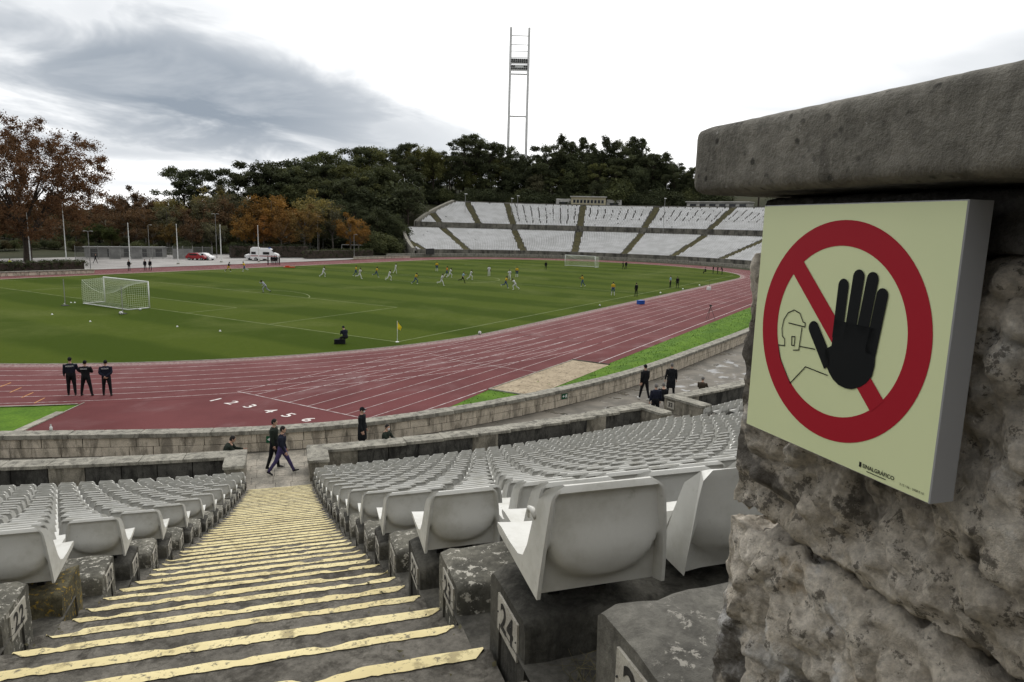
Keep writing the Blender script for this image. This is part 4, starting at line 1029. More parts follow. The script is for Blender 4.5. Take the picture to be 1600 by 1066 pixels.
def flush_people():
    dg = bpy.context.evaluated_depsgraph_get()
    for q in PEND:
        me = bpy.data.meshes.new_from_object(q['tmp'].evaluated_get(dg)); me.name = 'person'
        n = len(me.polygons); C_ = np.zeros(n*3); me.polygons.foreach_get('center', C_); C_ = C_.reshape(-1, 3)
        names = []; D = []
        for a_, b_, r in q['bones']:
            ab = b_-a_; t = np.clip(((C_-a_)@ab)/max(1e-9, ab@ab), 0, 1); D.append(np.linalg.norm(C_-a_-t[:, None]*ab, axis=1)); names.append(r)
        ix = np.argmin(np.array(D), 0); slots = []
        for r in dict.fromkeys(names):
            mt = q['mats'].get(r, r if r in MATS else q['mats']['legs']); slots.append((r, mt))
        me.materials.clear()
        for r, mt in slots: me.materials.append(MATS[mt])
        sid = {r: i for i, (r, _) in enumerate(slots)}; me.polygons.foreach_set('material_index', np.array([sid[names[i]] for i in ix], np.int32)); me.polygons.foreach_set('use_smooth', np.ones(n, bool))
        o = link('person', me); s = q['s']; o.location = (q['loc'][0], q['loc'][1], q['loc'][2]+q['dz']*s); o.rotation_euler = (0, 0, q['rz']); o.scale = (s, s, s)
        tag(o, q['label'], 'person', q['group'])
        hc, Rh = Vector(q['hc']), q['Rh']; m = MB()
        if q['cap']:
            m.sphere(hc+Rh @ Vector((0, -.006, .022)), (.086, .104, .108), 14, 8, R=Rh); m.v = [v for v in m.v]
            m.box(hc+Rh @ Vector((0, .115, .045)), (.11, .09, .012), R=Rh); cutz = .012
            m.build('cap', q['cap'], o, smooth=False)
        else:
            # hair shell: back and crown of the head, hairline above the face
            V = []; F = []; nu, nv = 16, 9
            for j in range(nv+1):
                for i in range(nu):
                    a_ = 2*math.pi*i/nu; front = max(0, math.sin(a_)); low = RAD(118)-front*RAD(62); th = low*j/nv
                    k_ = 1.075+.05*noise.noise(Vector((math.cos(a_)*3, math.sin(a_)*3, th*3)))
                    V.append(hc+Rh @ Vector((.077*k_*math.sin(th)*math.cos(a_), .096*k_*math.sin(th)*math.sin(a_)-.006, .118*k_*math.cos(th))))
            for j in range(nv):
                for i in range(nu): F.append((j*nu+i, (j+1)*nu+i, (j+1)*nu+(i+1) % nu, j*nu+(i+1) % nu))
            m.add(V, F).build('hair', q['hair'], o, smooth=True)
        if q['mask']:
            MB().sphere(hc+Rh @ Vector((0, .072, -.045)), (.052, .042, .045), 10, 7, R=Rh).build('face_mask', 'white_kit', o, smooth=True)
        if q['near']:
            m = MB()
            for e in (-1, 1): m.sphere(hc+Rh @ Vector((.03*e, .088, .012)), (.009, .008, .007), 6, 4)
            m.build('eyes', 'hair_dark', o)
            m = MB()
            for kn, (wr, hd, sd, iw) in q['ends'].items():
                for k_, L in enumerate((.062, .072, .068, .052)):
                    b_ = wr+hd*.075+sd*(.012*(k_-1.5)*1.5); m.tube([b_, b_+hd*L*.5+iw*.006, b_+hd*L+iw*.024], [.0085, .008, .006], 6)
                b_ = wr+hd*.03+sd*.030; m.tube([b_, b_+hd*.03+sd*.022, b_+hd*.06+sd*.026+iw*.012], [.010, .009, .007], 6)
            m.build('fingers', q['mats']['skin'], o, smooth=True)
        if q['back']:
            V, F = text_geo(q['back'], .085, .002); t = q['tp'][0]; yy = .137*q['B']
            MB().add([(-x, -yy-.004, t[2]+.03+y) for x, y, z in V], [f[::-1] for f in F]).build('back_print', 'white_kit', o)
            # correct reading direction seen from behind
            o.children[-1].data.transform(Matrix.Scale(-1, 4, (1, 0, 0))); o.children[-1].data.flip_normals()
        bpy.data.objects.remove(q['tmp'])
    PEND.clear()
def foot(px, py, z=0.0): p = bp(px, py, z); return (float(p[0]), float(p[1]), float(z))
GRZ = .012
STAND = dict(L=(2, 2, 5), R=(-2, 2, 5), aL=(0, 9, 10), aR=(2, 9, 12))
RUN1 = dict(lean=16, L=(48, 62), R=(-22, 38), aL=(-38, 12, 80), aR=(42, 10, 85))
RUN2 = dict(lean=12, L=(-28, 58), R=(30, 18), aL=(35, 12, 80), aR=(-35, 12, 75))
JOG = dict(lean=7, L=(24, 30), R=(-16, 26), aL=(-18, 12, 60), aR=(22, 12, 60))
WALK = dict(lean=3, L=(20, 6), R=(-18, 14), aL=(-14, 9, 16), aR=(16, 9, 20))
RT, LF, TOC, AWY = -60, 120, 210, 30      # headings: to the photo's right, left, towards the camera, away
# police on the bend
person('police officer in dark uniform and cap, leftmost of the three on the bend', foot(113, 617.5), 55, dict(L=(2, 2, 4), R=(-3, 3, 4), aL=(2, 10, 14), aR=(16, 14, 40)), 'navy_cloth', 'black_cloth', cap='black_cloth', h=1.85, bulk=1.26, back='POLÍCIA')
person('police officer standing with legs apart and arms folded, middle of the three', foot(136, 618.5), 40, dict(L=(3, 2, 13), R=(-2, 2, 13), aL=('abs', (-.28, .10, 1.18), (.02, .22, 1.22)), aR=('abs', (.28, .10, 1.18), (-.02, .24, 1.20))), 'black_cloth', 'black_cloth', hair='hair_dark', cap='black_cloth', h=1.74, bulk=1.26, back='POLÍCIA')
person('police officer with hands clasped behind the back, rightmost of the three', foot(168, 618.3), 48, dict(L=(6, 2, 7), R=(-6, 2, 8), aL=('abs', (-.27, -.10, 1.16), (-.03, -.19, 1.00)), aR=('abs', (.27, -.10, 1.16), (.03, -.21, .98))), 'navy_cloth', 'black_cloth', cap='black_cloth', h=1.74, bulk=1.26, back='POLÍCIA')
# two men crossing the foot of the stairs
person('man in dark jacket and purple-blue trousers striding along the walkway', foot(441, 741, .02), RT+6, dict(lean=4, L=(27, 4), R=(-25, 10), aL=(-4, 8, 22), aR=(6, 8, 20)), 'navy_cloth', 'purple_trousers', shoes='shoe_black', h=1.75, bulk=1.14)
person('man in dark green jacket walking behind the man with purple-blue trousers', foot(429, 733, .02), RT+2, dict(lean=2, L=(8, 4), R=(-10, 8), aL=(0, 8, 15), aR=(0, 8, 15)), 'green_cloth', 'black_cloth', h=1.80, bulk=1.15)
person('person in long black coat, cap and white mask behind the parapet', foot(566, 707, .02), RT-10, dict(L=(0, 2), R=(0, 2), aL=(2, 7, 14), aR=(4, 7, 20)), 'black_cloth', 'black_cloth', cap='black_cloth', mask=True, coat=.30, h=1.76, bulk=1.12)
SIT = dict(lean=14, L=(82, 84, 8), R=(80, 80, 8), aL=(30, 10, 40), aR=(32, 10, 40), z=-.50)
person('dark-haired person in olive jacket sitting behind the left parapet', foot(351, 733, .02), RT+20, dict(SIT, lean=24), 'green_cloth', 'black_cloth', h=1.74, bulk=1.15)
person('person in olive jacket and white mask sitting behind the right parapet', foot(601, 712, .02), RT-15, dict(SIT, lean=8, hyaw=-20), 'green_cloth', 'black_cloth', mask=True, h=1.72, bulk=1.1)
person('man in black jacket and dark cap walking by the wall near the second gap', foot(1006, 625), AWY+25, dict(L=(14, 3), R=(-12, 6), aL=(-6, 8, 14), aR=(6, 8, 16)), 'black_cloth', 'black_cloth', shoes='shoe_white', cap='black_cloth', h=1.84, bulk=1.1)
person('bald man in long black coat standing on the walkway beyond the second gap', foot(1047, 620), AWY, dict(L=(2, 2, 6), R=(-2, 2, 6), aL=(0, 14, 10), aR=(0, 12, 10)), 'black_cloth', 'black_cloth', hair='hair_grey', coat=.34, h=1.80, bulk=1.2)
person('grey-haired man in navy jacket standing in the second gap', (*(Q+rad*(RQ-25.0)-tan*.62), .0), AWY+10, dict(STAND), 'navy_cloth', 'black_cloth', hair='hair_grey', h=1.68, bulk=1.25)
person('grey-haired man whose head shows above the parapet numbered 33', (*(Q+rad*(RQ-26.35)+tan*1.35), .0), AWY, dict(SIT, lean=8), 'black_cloth', 'black_cloth', hair='hair_grey', h=1.72, bulk=1.1)
person('person with dark hat on the wet walkway, seen just left of the sign wall', (*(Q+rad*(RQ-26.4)+tan*4.2), .0), AWY-30, dict(SIT, lean=6), 'brown_cloth', 'black_cloth', cap='hair_grey', h=1.72, bulk=1.1)
# photographer by the corner flag
person('photographer in navy hooded jacket sitting on a box beside the corner flag', (*foot(540, 538)[:2], GRZ), 75, dict(SIT, lean=22, z=-.42, aL=('abs', (-.26, .22, 1.16), (-.08, .40, 1.20)), aR=('abs', (.26, .22, 1.16), (.08, .40, 1.20))), 'navy_cloth', 'black_cloth', cap='navy_cloth', h=1.75, bulk=1.25)
# players and officials on the pitch: (label, px, py, heading, pose, kit, skin)
YL = dict(top='yellow_kit', legs='blue_kit', shin='white_kit', sleeve='short', shoes='shoe_white'); WH = dict(top='white_kit', legs='white_kit', shin='white_kit', sleeve='short', shoes='shoe_white')
YB = dict(YL, shin='blue_kit'); GK = dict(top='grey_kit', legs='grey_kit', shin='grey_kit', shoes='shoe_black'); RF = dict(top='lightblue_kit', legs='black_cloth', shin='black_cloth', sleeve='short'); BK = dict(top='black_cloth', legs='black_cloth')
PLY = [('goalkeeper in grey kit leaning forward outside the near penalty area', 415, 457.5, LF+15, dict(RUN1, lean=38), GK, 'skin_dark'),
 ('white-kit player running on the left, first ahead of the goalkeeper', 505, 433, RT+8, RUN1, WH, 'skin_dark'),
 ('white-kit player running just in front of a yellow opponent', 562, 436, RT, RUN2, WH, 'skin_dark'),
 ('yellow-kit player running behind the white player of the left pair', 556, 432, RT, JOG, YB, 'skin_dark'),
 ('yellow-kit player running between two white-kit players', 588, 433.5, RT+5, RUN2, YB, 'skin_dark'),
 ('white-kit player sprinting right of the lone yellow runner', 608, 438.5, RT, RUN1, WH, 'skin_dark'),
 ('white-kit player jogging farthest up the left half of the pitch', 618, 427.5, RT+10, JOG, WH, 'skin_dark'),
 ('yellow-kit player with blue shorts running nearest the camera in the middle', 649, 444, RT, RUN1, YB, 'skin_dark'),
 ('yellow-kit player standing upright at the far side of the pitch', 682.5, 424, TOC, STAND, YL, 'skin_dark'),
 ('white-kit player running in front of the light blue referee', 690, 446.5, RT, RUN2, WH, 'skin_dark'),
 ('yellow-kit player half hidden behind a white-kit player near the referee', 698, 432.5, RT, JOG, dict(YL, top='orange_cloth'), 'skin_dark'),
 ('white-kit player chasing beside the half-hidden yellow player', 703, 434.5, RT, RUN1, WH, 'skin_dark'),
 ('referee in light blue shirt and black shorts running', 723, 442.5, RT, RUN2, RF, 'skin_light'),
 ('white-kit player running right of the referee', 735, 437.5, RT, RUN1, WH, 'skin_dark'),
 ('white-kit player standing alone in midfield', 764, 431.5, TOC, STAND, WH, 'skin_dark'),
 ('white-kit player at the back of the midfield duel', 796, 438, TOC, JOG, WH, 'skin_dark'),
 ('orange-yellow player facing the duel in midfield', 790, 450.5, RT, RUN2, YB, 'skin_dark'),
 ('white-kit player bending into the midfield duel', 805, 453, LF, dict(RUN1, lean=30), WH, 'skin_dark'),
 ('yellow-kit player standing right behind the midfield duel', 807.5, 433, TOC, STAND, YL, 'skin_dark'),
 ('player in black standing on the far side before the far goal', 852.7, 422, TOC, STAND, BK, 'skin_dark'),
 ('yellow-kit player with arm stretched out left', 910, 448, LF, dict(JOG, aL=(70, 20, 10)), YB, 'skin_dark'),
 ('yellow-kit player standing with back to the camera near the touchline', 957.5, 462, AWY, dict(STAND, L=(2, 2, 8), R=(-2, 2, 8)), YL, 'skin_light'),
 ('man in black standing on the touchline behind the blue box', 993.6, 463.5, AWY+30, STAND, BK, 'skin_light'),
 ('assistant referee in light blue shirt holding a yellow flag', 1047, 449.5, AWY+60, STAND, RF, 'skin_light'),
 ('man in black standing beside the assistant referee', 1058, 450.8, AWY, STAND, BK, 'skin_light'),
 ('person in black left of the pair beside the far goal', 973.5, 421, LF, JOG, BK, 'skin_light'),
 ('person in black right of the pair beside the far goal', 978, 421, TOC, STAND, BK, 'skin_light'),
 ('dark-clad person leftmost of the group at the end of the back straight', 1102.5, 427.5, LF, dict(SIT, lean=10), BK, 'skin_light'),
 ('dark-clad cameraman second in the group at the end of the back straight', 1114, 428, LF, STAND, BK, 'skin_light'),
 ('dark-clad person third in the group at the end of the back straight', 1121, 428.5, LF, STAND, BK, 'skin_light'),
 ('dark-clad person rightmost of the group at the end of the back straight', 1128, 429, LF, dict(STAND, lean=20), BK, 'skin_light'),
 ('substitute in dark top warming up on the back straight', 357, 425, RT, RUN1, dict(top='black_cloth', legs='yellow_kit', shin='black_cloth', shoes='shoe_white'), 'skin_dark'),
 ('substitute in yellow top warming up on the back straight', 382, 425, LF, RUN2, YL, 'skin_dark'),
 ('steward in black standing alone on the plaza edge left of the near flagpole pair', 202, 423.5, TOC, STAND, BK, 'skin_light'),
 ('steward in black, left of the pair at the plaza edge', 227, 422.8, TOC, STAND, BK, 'skin_light'),
 ('steward in black, right of the pair at the plaza edge', 235, 422.8, TOC, dict(STAND, L=(2, 2, 10), R=(-2, 2, 10)), BK, 'skin_light'),
 ('person in black walking on the plaza near the lamp post', 149.5, 412, RT, WALK, BK, 'skin_light'),
 ('steward in yellow high-visibility vest behind the low wall', 16.5, 423, TOC, STAND, dict(top='hivis', legs='black_cloth'), 'skin_light')]
for i, x in enumerate((419, 425, 429, 432.5, 436.5)):
    PLY.append((f'{ORD[i]} from the left of five people in black lined up before the ambulance', x, 413.8, (LF, TOC, AWY, TOC, RT)[i], STAND, BK, 'skin_light'))
for lab, x, y, hd, po_, kit, sk in PLY:
    k = dict(kit); f_ = foot(x, y)
    person(lab, (f_[0], f_[1], GRZ if math.hypot(f_[0]-min(max(f_[0], 9.75), 94.14), f_[1]-34) < 36.7 else .004), hd, po_, k.pop('top'), k.pop('legs'), skin=sk, h=1.8, **k)
flush_people()

# ------------------------------------------------------------------ things on and around the pitch
def wires(m, P, Qp, n, r, mi=0):
    pass
def goal(x, sgn, label):
    gl = thing('football_goal', label, 'goal', (x, cY, GRZ)); h = 2.44; hw = 3.66+.06; dp = 2.1*sgn
    for q in (-1, 1): MB().bar((0, q*hw, 0), (0, q*hw, h+.06), .06, 10).build('post', 'white_paint', gl, smooth=True)
    MB().bar((0, -hw, h+.06), (0, hw, h+.06), .06, 10).build('crossbar', 'white_paint', gl, smooth=True)
    m = MB(); gr = .045
    m.tube([(0, -hw, gr), (dp, -hw, gr), (dp, hw, gr), (0, hw, gr)], [gr]*4, 8); m.build('ground_frame', 'white_paint', gl)
    def surf(u, v):      # u along width -1..1, v 0 crossbar -> 1 top back -> 2 bottom back
        y = u*hw
        if v <= 1: return (dp*v, y, h-(.75*(1-u*u)+.10)*4*v*(1-v*.52)*.55*v-.25*v*(1-u*u))
        t = v-1; zt = h-(.75*(1-u*u)+.10)*4*.48*.55-.25*(1-u*u); return (dp*(1+.05*math.sin(t*3.14)), y, zt*(1-t)+.03*t)
    m = MB(); r = .0105 if sgn < 0 else .014; step = .20 if sgn < 0 else .24
    for u in np.arange(-1, 1.001, step/hw): m.tube([surf(u, v) for v in np.linspace(0, 2, 13)], [r]*13, 3, caps=False)
    for v in np.concatenate([np.arange(0, 1, step/2.0), np.arange(1, 2.001, step/2.0)]): m.tube([surf(u, v) for u in np.linspace(-1, 1, 17)], [r]*17, 3, caps=False)
    for q in (-1, 1):
        for t in np.arange(0, 1.001, step/2.1):
            z1 = surf(q, t)[2]; m.bar((dp*t, q*hw, .03), (dp*t, q*hw, z1), r, 3)
        for z in np.arange(.03, h, step): m.bar((0, q*hw, z), (dp, q*hw, min(z, surf(q, 1)[2])), r, 3)
    m.build('net', 'net_white', gl); m = MB().tube([surf(u, 1) for u in np.linspace(-1, 1, 17)], [.016]*17, 5); m.build('net_rope', 'net_white', gl)
    return gl
goal(0, -1, 'white football goal with sagging net at the near end of the pitch')
goal(PL, 1, 'white football goal at the far end of the pitch')
for i, (px, py, top_) in enumerate(((102, 478, 434.5), (192, 491, 449))):
    b = bp(px, py); t = thing('net_pole', f'thin grey pole holding the net {"left" if i == 0 else "right"} of the near goal', 'pole', (b[0], b[1], GRZ))
    MB().bar((0, 0, 0), (0, 0, 2.5), .035, 8).build('shaft', 'grey_metal', t); MB().box((0, 0, .03), (.5, .5, .06)).build('foot_plate', 'dark_metal', t)
def ball(px, py, lab, r=.11, z=GRZ):
    p = bp(px, py); m = MB().sphere((0, 0, r), r, 14, 10); m.m = [1 if (i*37 % 11) < 3 else 0 for i in range(len(m.f))]
    tag(m.build('football', ['white_paint', 'dark_metal'], loc=(p[0], p[1], z), smooth=True), lab, 'ball')
ball(189, 492, 'black and white football lying behind the near goal', .15); ball(937, 479, 'white football beside the touchline near the track'); ball(749.5, 523, 'football on the inner edge of the track near the corner', .14)
ball(219, 485.5, 'white football at the foot of the near goal net'); 
for i, (px, py) in enumerate(((81.5, 492), (101, 475.5), (111, 473.5), (117, 473.5), (141, 503), (277, 511), (344, 518))):
    p = bp(px, py); m = MB().tube([(0, 0, 0), (0, 0, .03), (0, 0, .10)], [.085, .07, .03], 10)
    tag(m.build('marker_cone', 'white_paint', loc=(p[0], p[1], GRZ)), f'small white training marker on the grass, {ordi(i)} from the left around the near goal', 'cone', 'training markers near the goal')
for i, (px, py) in enumerate(((1047+20, 452), (1032, 458), (1093, 446))):
    p = bp(px, py); m = MB().tube([(0, 0, 0), (0, 0, .03), (0, 0, .14)], [.14, .12, .04], 10)
    tag(m.build('marker_cone', 'white_paint', loc=(p[0], p[1], GRZ)), f'small white marker beside the far touchline, {("middle", "nearest", "farthest")[i]} of three', 'cone', 'markers along the touchline')
cf = thing('corner_flag', 'yellow corner flag on a thin pale pole', 'flag', (0, 0, GRZ))
MB().bar((0, 0, 0), (0, 0, 1.55), .02, 8).build('pole', 'white_paint', cf); MB().tube([(0, 0, 0), (0, 0, .03)], [.14, .12], 12).build('base', 'white_paint', cf)
V = []; F = []
for i in range(7):
    for j in range(7):
        u, v = i/6, j/6; V.append((.24*u+.02*math.sin(v*6), -.16*u+.03*math.sin(u*4+v*5), 1.56-.62*v-.34*u*(1-v)-.10*u))
for i in range(6):
    for j in range(6): F.append((i*7+j, i*7+j+1, i*7+j+8, i*7+j+7))
MB().add(V, F).build('cloth', 'flag_yellow', cf, smooth=True)
p = bp(1001, 475.5); cb = thing('cool_box', 'blue plastic cool box at the inner edge of the track', 'box', (p[0], p[1], .02), RAD(-25))
MB().box((0, 0, .19), (.80, .52, .36)).build('body', 'cool_blue', cb); MB().box((0, 0, .41), (.84, .56, .07)).build('lid', 'cool_blue', cb)
p = bp(1107.5, 453); m = thing('white_crate', 'small white crate with a thin pole on the far track edge', 'box', (p[0], p[1], .006)); MB().box((0, 0, .22), (.7, .5, .44)).build('body', 'white_paint', m); MB().bar((.3, 0, 0), (.3, 0, 1.5), .02, 6).build('pole', 'dark_metal', m)
p = bp(1109, 498.5); t = thing('camera_tripod', 'black camera tripod standing on the outer lane', 'tripod', (p[0], p[1], .004))
for i in range(3):
    a_ = RAD(30+120*i); MB().bar((0, 0, 1.25), (.52*math.cos(a_), .52*math.sin(a_), 0), .022, 6, .016).build('leg', 'dark_metal', t)
MB().box((0, 0, 1.33), (.14, .22, .16)).build('head', 'dark_metal', t)
p = bp(531, 537.5); t = thing('camera_case', 'black camera case on the grass beside the sitting photographer', 'case', (p[0], p[1], GRZ), RAD(-50)); MB().box((0, 0, .16), (.75, .42, .32)).build('body', 'black_cloth', t); MB().tube([(-.12, 0, .32), (-.12, 0, .38), (.12, 0, .38), (.12, 0, .32)], [.02]*4, 6).build('handle', 'dark_metal', t)
p = bp(452, 419.3); t = thing('stretcher', 'red rescue stretcher lying on the inner edge of the back straight', 'stretcher', (p[0], p[1], .02), RAD(-55)); MB().box((0, 0, .18), (2.0, .55, .14)).build('body', 'cloth_red', t); MB().box((-.3, 0, .32), (.7, .4, .2)).build('bag', 'cloth_red', t); m = MB(); [m.bar((-1.2, q*.25, .16), (1.2, q*.25, .16), .03, 6) for q in (-1, 1)]; m.build('rails', 'dark_metal', t)
p = bp(80, 673, .85); t = thing('bottle', 'small white bottle standing on the front wall at the left', 'bottle', (p[0], p[1]-.0, .85)); MB().tube([(0, 0, 0), (0, 0, .13), (0, 0, .17), (0, 0, .20)], [.05, .05, .025, .022], 10).build('body', 'white_paint', t, smooth=True); MB().tube([(0, 0, .20), (0, 0, .235)], [.03, .03], 8).build('cap', 'grey_metal', t)
p = bp(11, 679, .85); 
# emergency exit signs on the front wall
def exit_sign(s, z, flip, lab, w=.42, h=.26):
    c, t = WC(s, .012); X = np.array([-math.cos(t), -math.sin(t), 0]); X = np.array([math.cos(t), math.sin(t), 0]); Zn = np.array([math.sin(t), -math.cos(t), 0]); Y = np.array([0, 0, 1.])
    es = thing('exit_sign', lab, 'sign', (c[0], c[1], z)); V, F = slab((0, 0, 0), X, Y, Zn, w, h, .012); pn = MB().add(V, F).build('panel', 'sign_green', es)
    a_ = [(-.5*w+.04, 0), (-.5*w+.13, .07), (-.5*w+.13, .025), (-.02, .025), (-.02, -.025), (-.5*w+.13, -.025), (-.5*w+.13, -.07)]; man_ = [(.06, -.09), (.10, -.09), (.115, -.02), (.15, -.08), (.18, -.07), (.145, .02), (.15, .06), (.11, .10), (.07, .06), (.05, .0)]
    if flip: a_ = [(-x, y) for x, y in a_]; man_ = [(-x, y) for x, y in man_]
    m = MB(); m.add(on_plane([(x, y, 0) for x, y in a_], (0, 0, 0), X, Y, Zn, .015), [tuple(range(len(a_)))]); m.add(on_plane([(x, y, 0) for x, y in man_], (0, 0, 0), X, Y, Zn, .015), [tuple(range(len(man_)))]); m.build('pictogram', 'white_paint', pn)
exit_sign(13.75, .50, False, 'green emergency exit sign on the front wall towards the right'); exit_sign(-.32, .46, False, 'green exit sign with white arrow on the front wall behind the walking men')
# ------------------------------------------------------------------ far stand
def FP(R, deg, z): return np.array([FC[0]+R*math.cos(RAD(deg)), FC[1]+R*math.sin(RAD(deg)), z])
GS = thing('grandstand', 'curved two-tier stone grandstand with white seats beyond the far goal', 'grandstand', tuple(FP(56, 30, 0))); go = np.array(GS.location)
_stone('far_terrace', (.20, .195, .185), (.15, .147, .138), (.10, .098, .09), .3, .5, scale=.5, bmp=.0)
_stone('far_wall', (.20, .19, .16), (.115, .11, .095), (.028, .027, .024), .22, .75, scale=.5, bmp=.0)
NL, NU = 24, 22
LOW = [(56.4+.94*i, 1.35+.248*i) for i in range(NL+1)]; UPP = [(81.2+.90*i, 8.75+.345*i) for i in range(NU+1)]
def left_low(R): return 71.5+(63.6-71.5)*(R-56)/23
def left_up(R): return 60.9+(48.2-60.9)*(R-80)/21
RIGHT = -62.0
def tier(rows, leftf, name):
    V = []; F = []; prof = []
    for (R, z), (R2, z2) in zip(rows[:-1], rows[1:]): prof += [(R, z), (R2-.01, z)]
    K = len(prof); N = 60
    for i in range(N+1):
        for R, z in prof: V.append(FP(R, leftf(R)+(RIGHT-leftf(R))*i/N, z)-go)
    for i in range(N):
        for j in range(K-1): F.append((i*K+j, (i+1)*K+j, (i+1)*K+j+1, i*K+j+1))
    # closed left end
    o_ = len(V); V += [FP(R, leftf(R), -.3)-go for R, z in prof]; F += [(j, j+1, o_+j+1, o_+j) for j in range(K-1)]
    return MB().add(V, F).build(name, 'far_terrace', GS)
tier(LOW, left_low, 'lower_tier'); tier(UPP, left_up, 'upper_tier')
def ringwall(R0, R1, z0, z1, d0, d1, name, mat, n=70, seg=None):
    V = []; F = []
    for i in range(n+1):
        d = d0+(d1-d0)*i/n
        for R, z in ((R0, z0), (R0, z1), (R1, z1), (R1, z0)): V.append(FP(R, d, z)-go)
    for i in range(n):
        for j in range(3): F.append((i*4+j, (i+1)*4+j, (i+1)*4+j+1, i*4+j+1))
    F += [(0, 1, 2, 3), (n*4+3, n*4+2, n*4+1, n*4)]
    return MB().add(V, F).build(name, mat, GS)
ringwall(52.6, 53.2, -.2, .75, 84, RIGHT, 'track_wall', 'coping_stone')
ringwall(55.6, 56.3, -.2, 1.75, 71.0, RIGHT, 'front_wall', 'far_wall')
ringwall(79.2, 79.7, 5, 7.9, 63.2, RIGHT, 'walkway_wall', 'far_wall'); ringwall(80.4, 81.2, 6, 9.35, 60.6, RIGHT, 'middle_wall', 'far_wall')
ringwall(79.6, 80.5, 6, 7.35, 62, RIGHT, 'middle_walkway', 'terrace_concrete'); ringwall(101.0, 101.7, 13, 16.9, 48.0, RIGHT, 'top_wall', 'far_wall')
# sloping stone cheeks closing the left ends of both tiers
for name, f, rows in (('lower_cheek', left_low, LOW), ('upper_cheek', left_up, UPP)):
    V = []; F = []
    for R, z in rows:
        w = 1.0/R*57.3
        for dd, zz_ in ((0, -.3), (0, z+.75), (w, z+.75), (w, -.3)): V.append(FP(R, f(R)+dd, zz_)-go)
    for i in range(len(rows)-1):
        for j in range(3): F.append((i*4+j, i*4+j+1, (i+1)*4+j+1, (i+1)*4+j))
    F += [(0, 3, 2, 1), tuple((len(rows)-1)*4+j for j in (0, 1, 2, 3))]
    MB().add(V, F).build(name, 'coping_stone', GS)
# stairways
M('far_steps', (.165, .148, .075), (.105, .098, .06), 1.2, .9)
AIS = [('A', 54.6, 1, 1), ('B', 45.6, 0, 1), ('C', 37.6, 1, 1), ('D', 22.3, 1, 1), ('E', 7.7, 1, 1), ('F', -6.8, 1, 1), ('G', -21.5, 1, 1), ('H', -36, 1, 1), ('I', 68.3, 1, 0)]
for nm, d, lw, uw in AIS:
    for rows, on, lf in ((LOW, lw, left_low), (UPP, uw, left_up)):
        if not on: continue
        m = MB()
        for R, z in rows[:-1]:
            if d > lf(R)-.4: continue
            for h_ in (0, 1):
                c = FP(R+.24+.47*h_, d, z+.03+.17*h_)-go; m.box(c, (.47, 1.9, .22), RAD(d))
        if m.v: m.build('stairway', 'far_steps', GS)
# seats: thousands of white shells, in rows
SV = np.array([(-.215, 0, .02), (.215, 0, .02), (.22, .42, .04), (-.22, .42, .04), (-.225, 0, .0), (.225, 0, .0), (.21, -.10, .38), (-.21, -.10, .38), (-.22, .45, -.05), (.22, .45, -.05)])
SF = np.array([(0, 1, 2), (0, 2, 3), (3, 2, 9), (3, 9, 8), (4, 5, 6), (4, 6, 7)])
PV = []; k = 0
rf = np.random.default_rng(3)
for rows, ti, lf in ((LOW, 0, left_low), (UPP, 1, left_up)):
    ads = [d for nm, d, lw, uw in AIS if (uw if ti else lw)]
    for r_i, (R, z) in enumerate(rows[:-1]):
        step = math.degrees(.53/R); d = lf(R)-math.degrees(1.3/R)-(step/2 if r_i % 2 else 0)
        while d > RIGHT:
            if min(abs(d-a_) for a_ in ads)*R/57.3 < 1.15: d -= step; continue
            if ti and d < 37 and r_i > (2 if d > 22 else 7):
                q = ((37.6-d) % 1.53)
                if q*R/57.3 < .42: d -= .42/R*57.3; continue
            if rf.random() < .996:
                t = RAD(d)+math.pi/2; c, s = math.cos(t), math.sin(t)
                p = FP(R+.42, d, z+.20+rf.normal(0, .008)); sc = 1.0
                t2 = RAD(d)+math.pi/2+rf.normal(0, .015); c, s = math.cos(t2), math.sin(t2)
                PV.append(np.stack([SV[:, 0]*c-SV[:, 1]*s+p[0], SV[:, 0]*s+SV[:, 1]*c+p[1], SV[:, 2]+p[2]], 1)); k += 1
            d -= step
me = np_mesh('far_stand_seats', np.concatenate(PV), np.concatenate([SF+len(SV)*i for i in range(k)])); me.materials.append(MATS['far_seat'])
tag(link('far_stand_seats', me), 'thousands of white plastic seats in rows on the far grandstand', 'seats', kind='stuff')
# scoreboard at the foot of the stand
p = FP(51.5, 69.5, 0); sb = thing('scoreboard', 'small black electronic board on legs below the left end of the grandstand', 'scoreboard', tuple(p), RAD(70)+math.pi/2+.5)
MB().box((0, 0, 1.35), (4.2, .3, 1.5)).build('screen', 'dark_metal', sb)
for q in (-1, 1): MB().bar((q*1.4, 0, 0), (q*1.4, 0, .7), .06, 6).build('leg', 'grey_metal', sb)
# press box and service building along the top of the stand
def block(name, label, d, R, w, h, z, nwin, wall, dep=5.0, wz=(.5, .8)):
    p = FP(R, d, z); b = thing(name, label, 'building', tuple(p), RAD(d)-math.pi/2)          # local -y faces the pitch
    MB().box((0, dep/2, h/2-1.5), (w, dep, h+3)).build('wall', wall, b); MB().box((0, dep/2-.2, h+.16), (w+.7, dep+.9, .32)).build('roof', 'white_wall', b)
    for i in range(nwin):
        ww = (w-1.0)/nwin; x = -w/2+.5+ww*(i+.5); f = MB().box((x, -.03, h*(wz[0]+wz[1])/2), (ww*.74, .10, h*(wz[1]-wz[0]))).build('window', 'white_wall', b)
        MB().box((x, -.09, h*(wz[0]+wz[1])/2), (ww*.64, .05, h*(wz[1]-wz[0])-.15)).build('pane', 'glass_dark', f)
    return b
PB = block('press_box', 'cream press box with a band of nine windows on top of the grandstand', 21.4, 103.0, 12.2, 3.6, 15.9, 9, 'cream_wall', 5, (.42, .76))
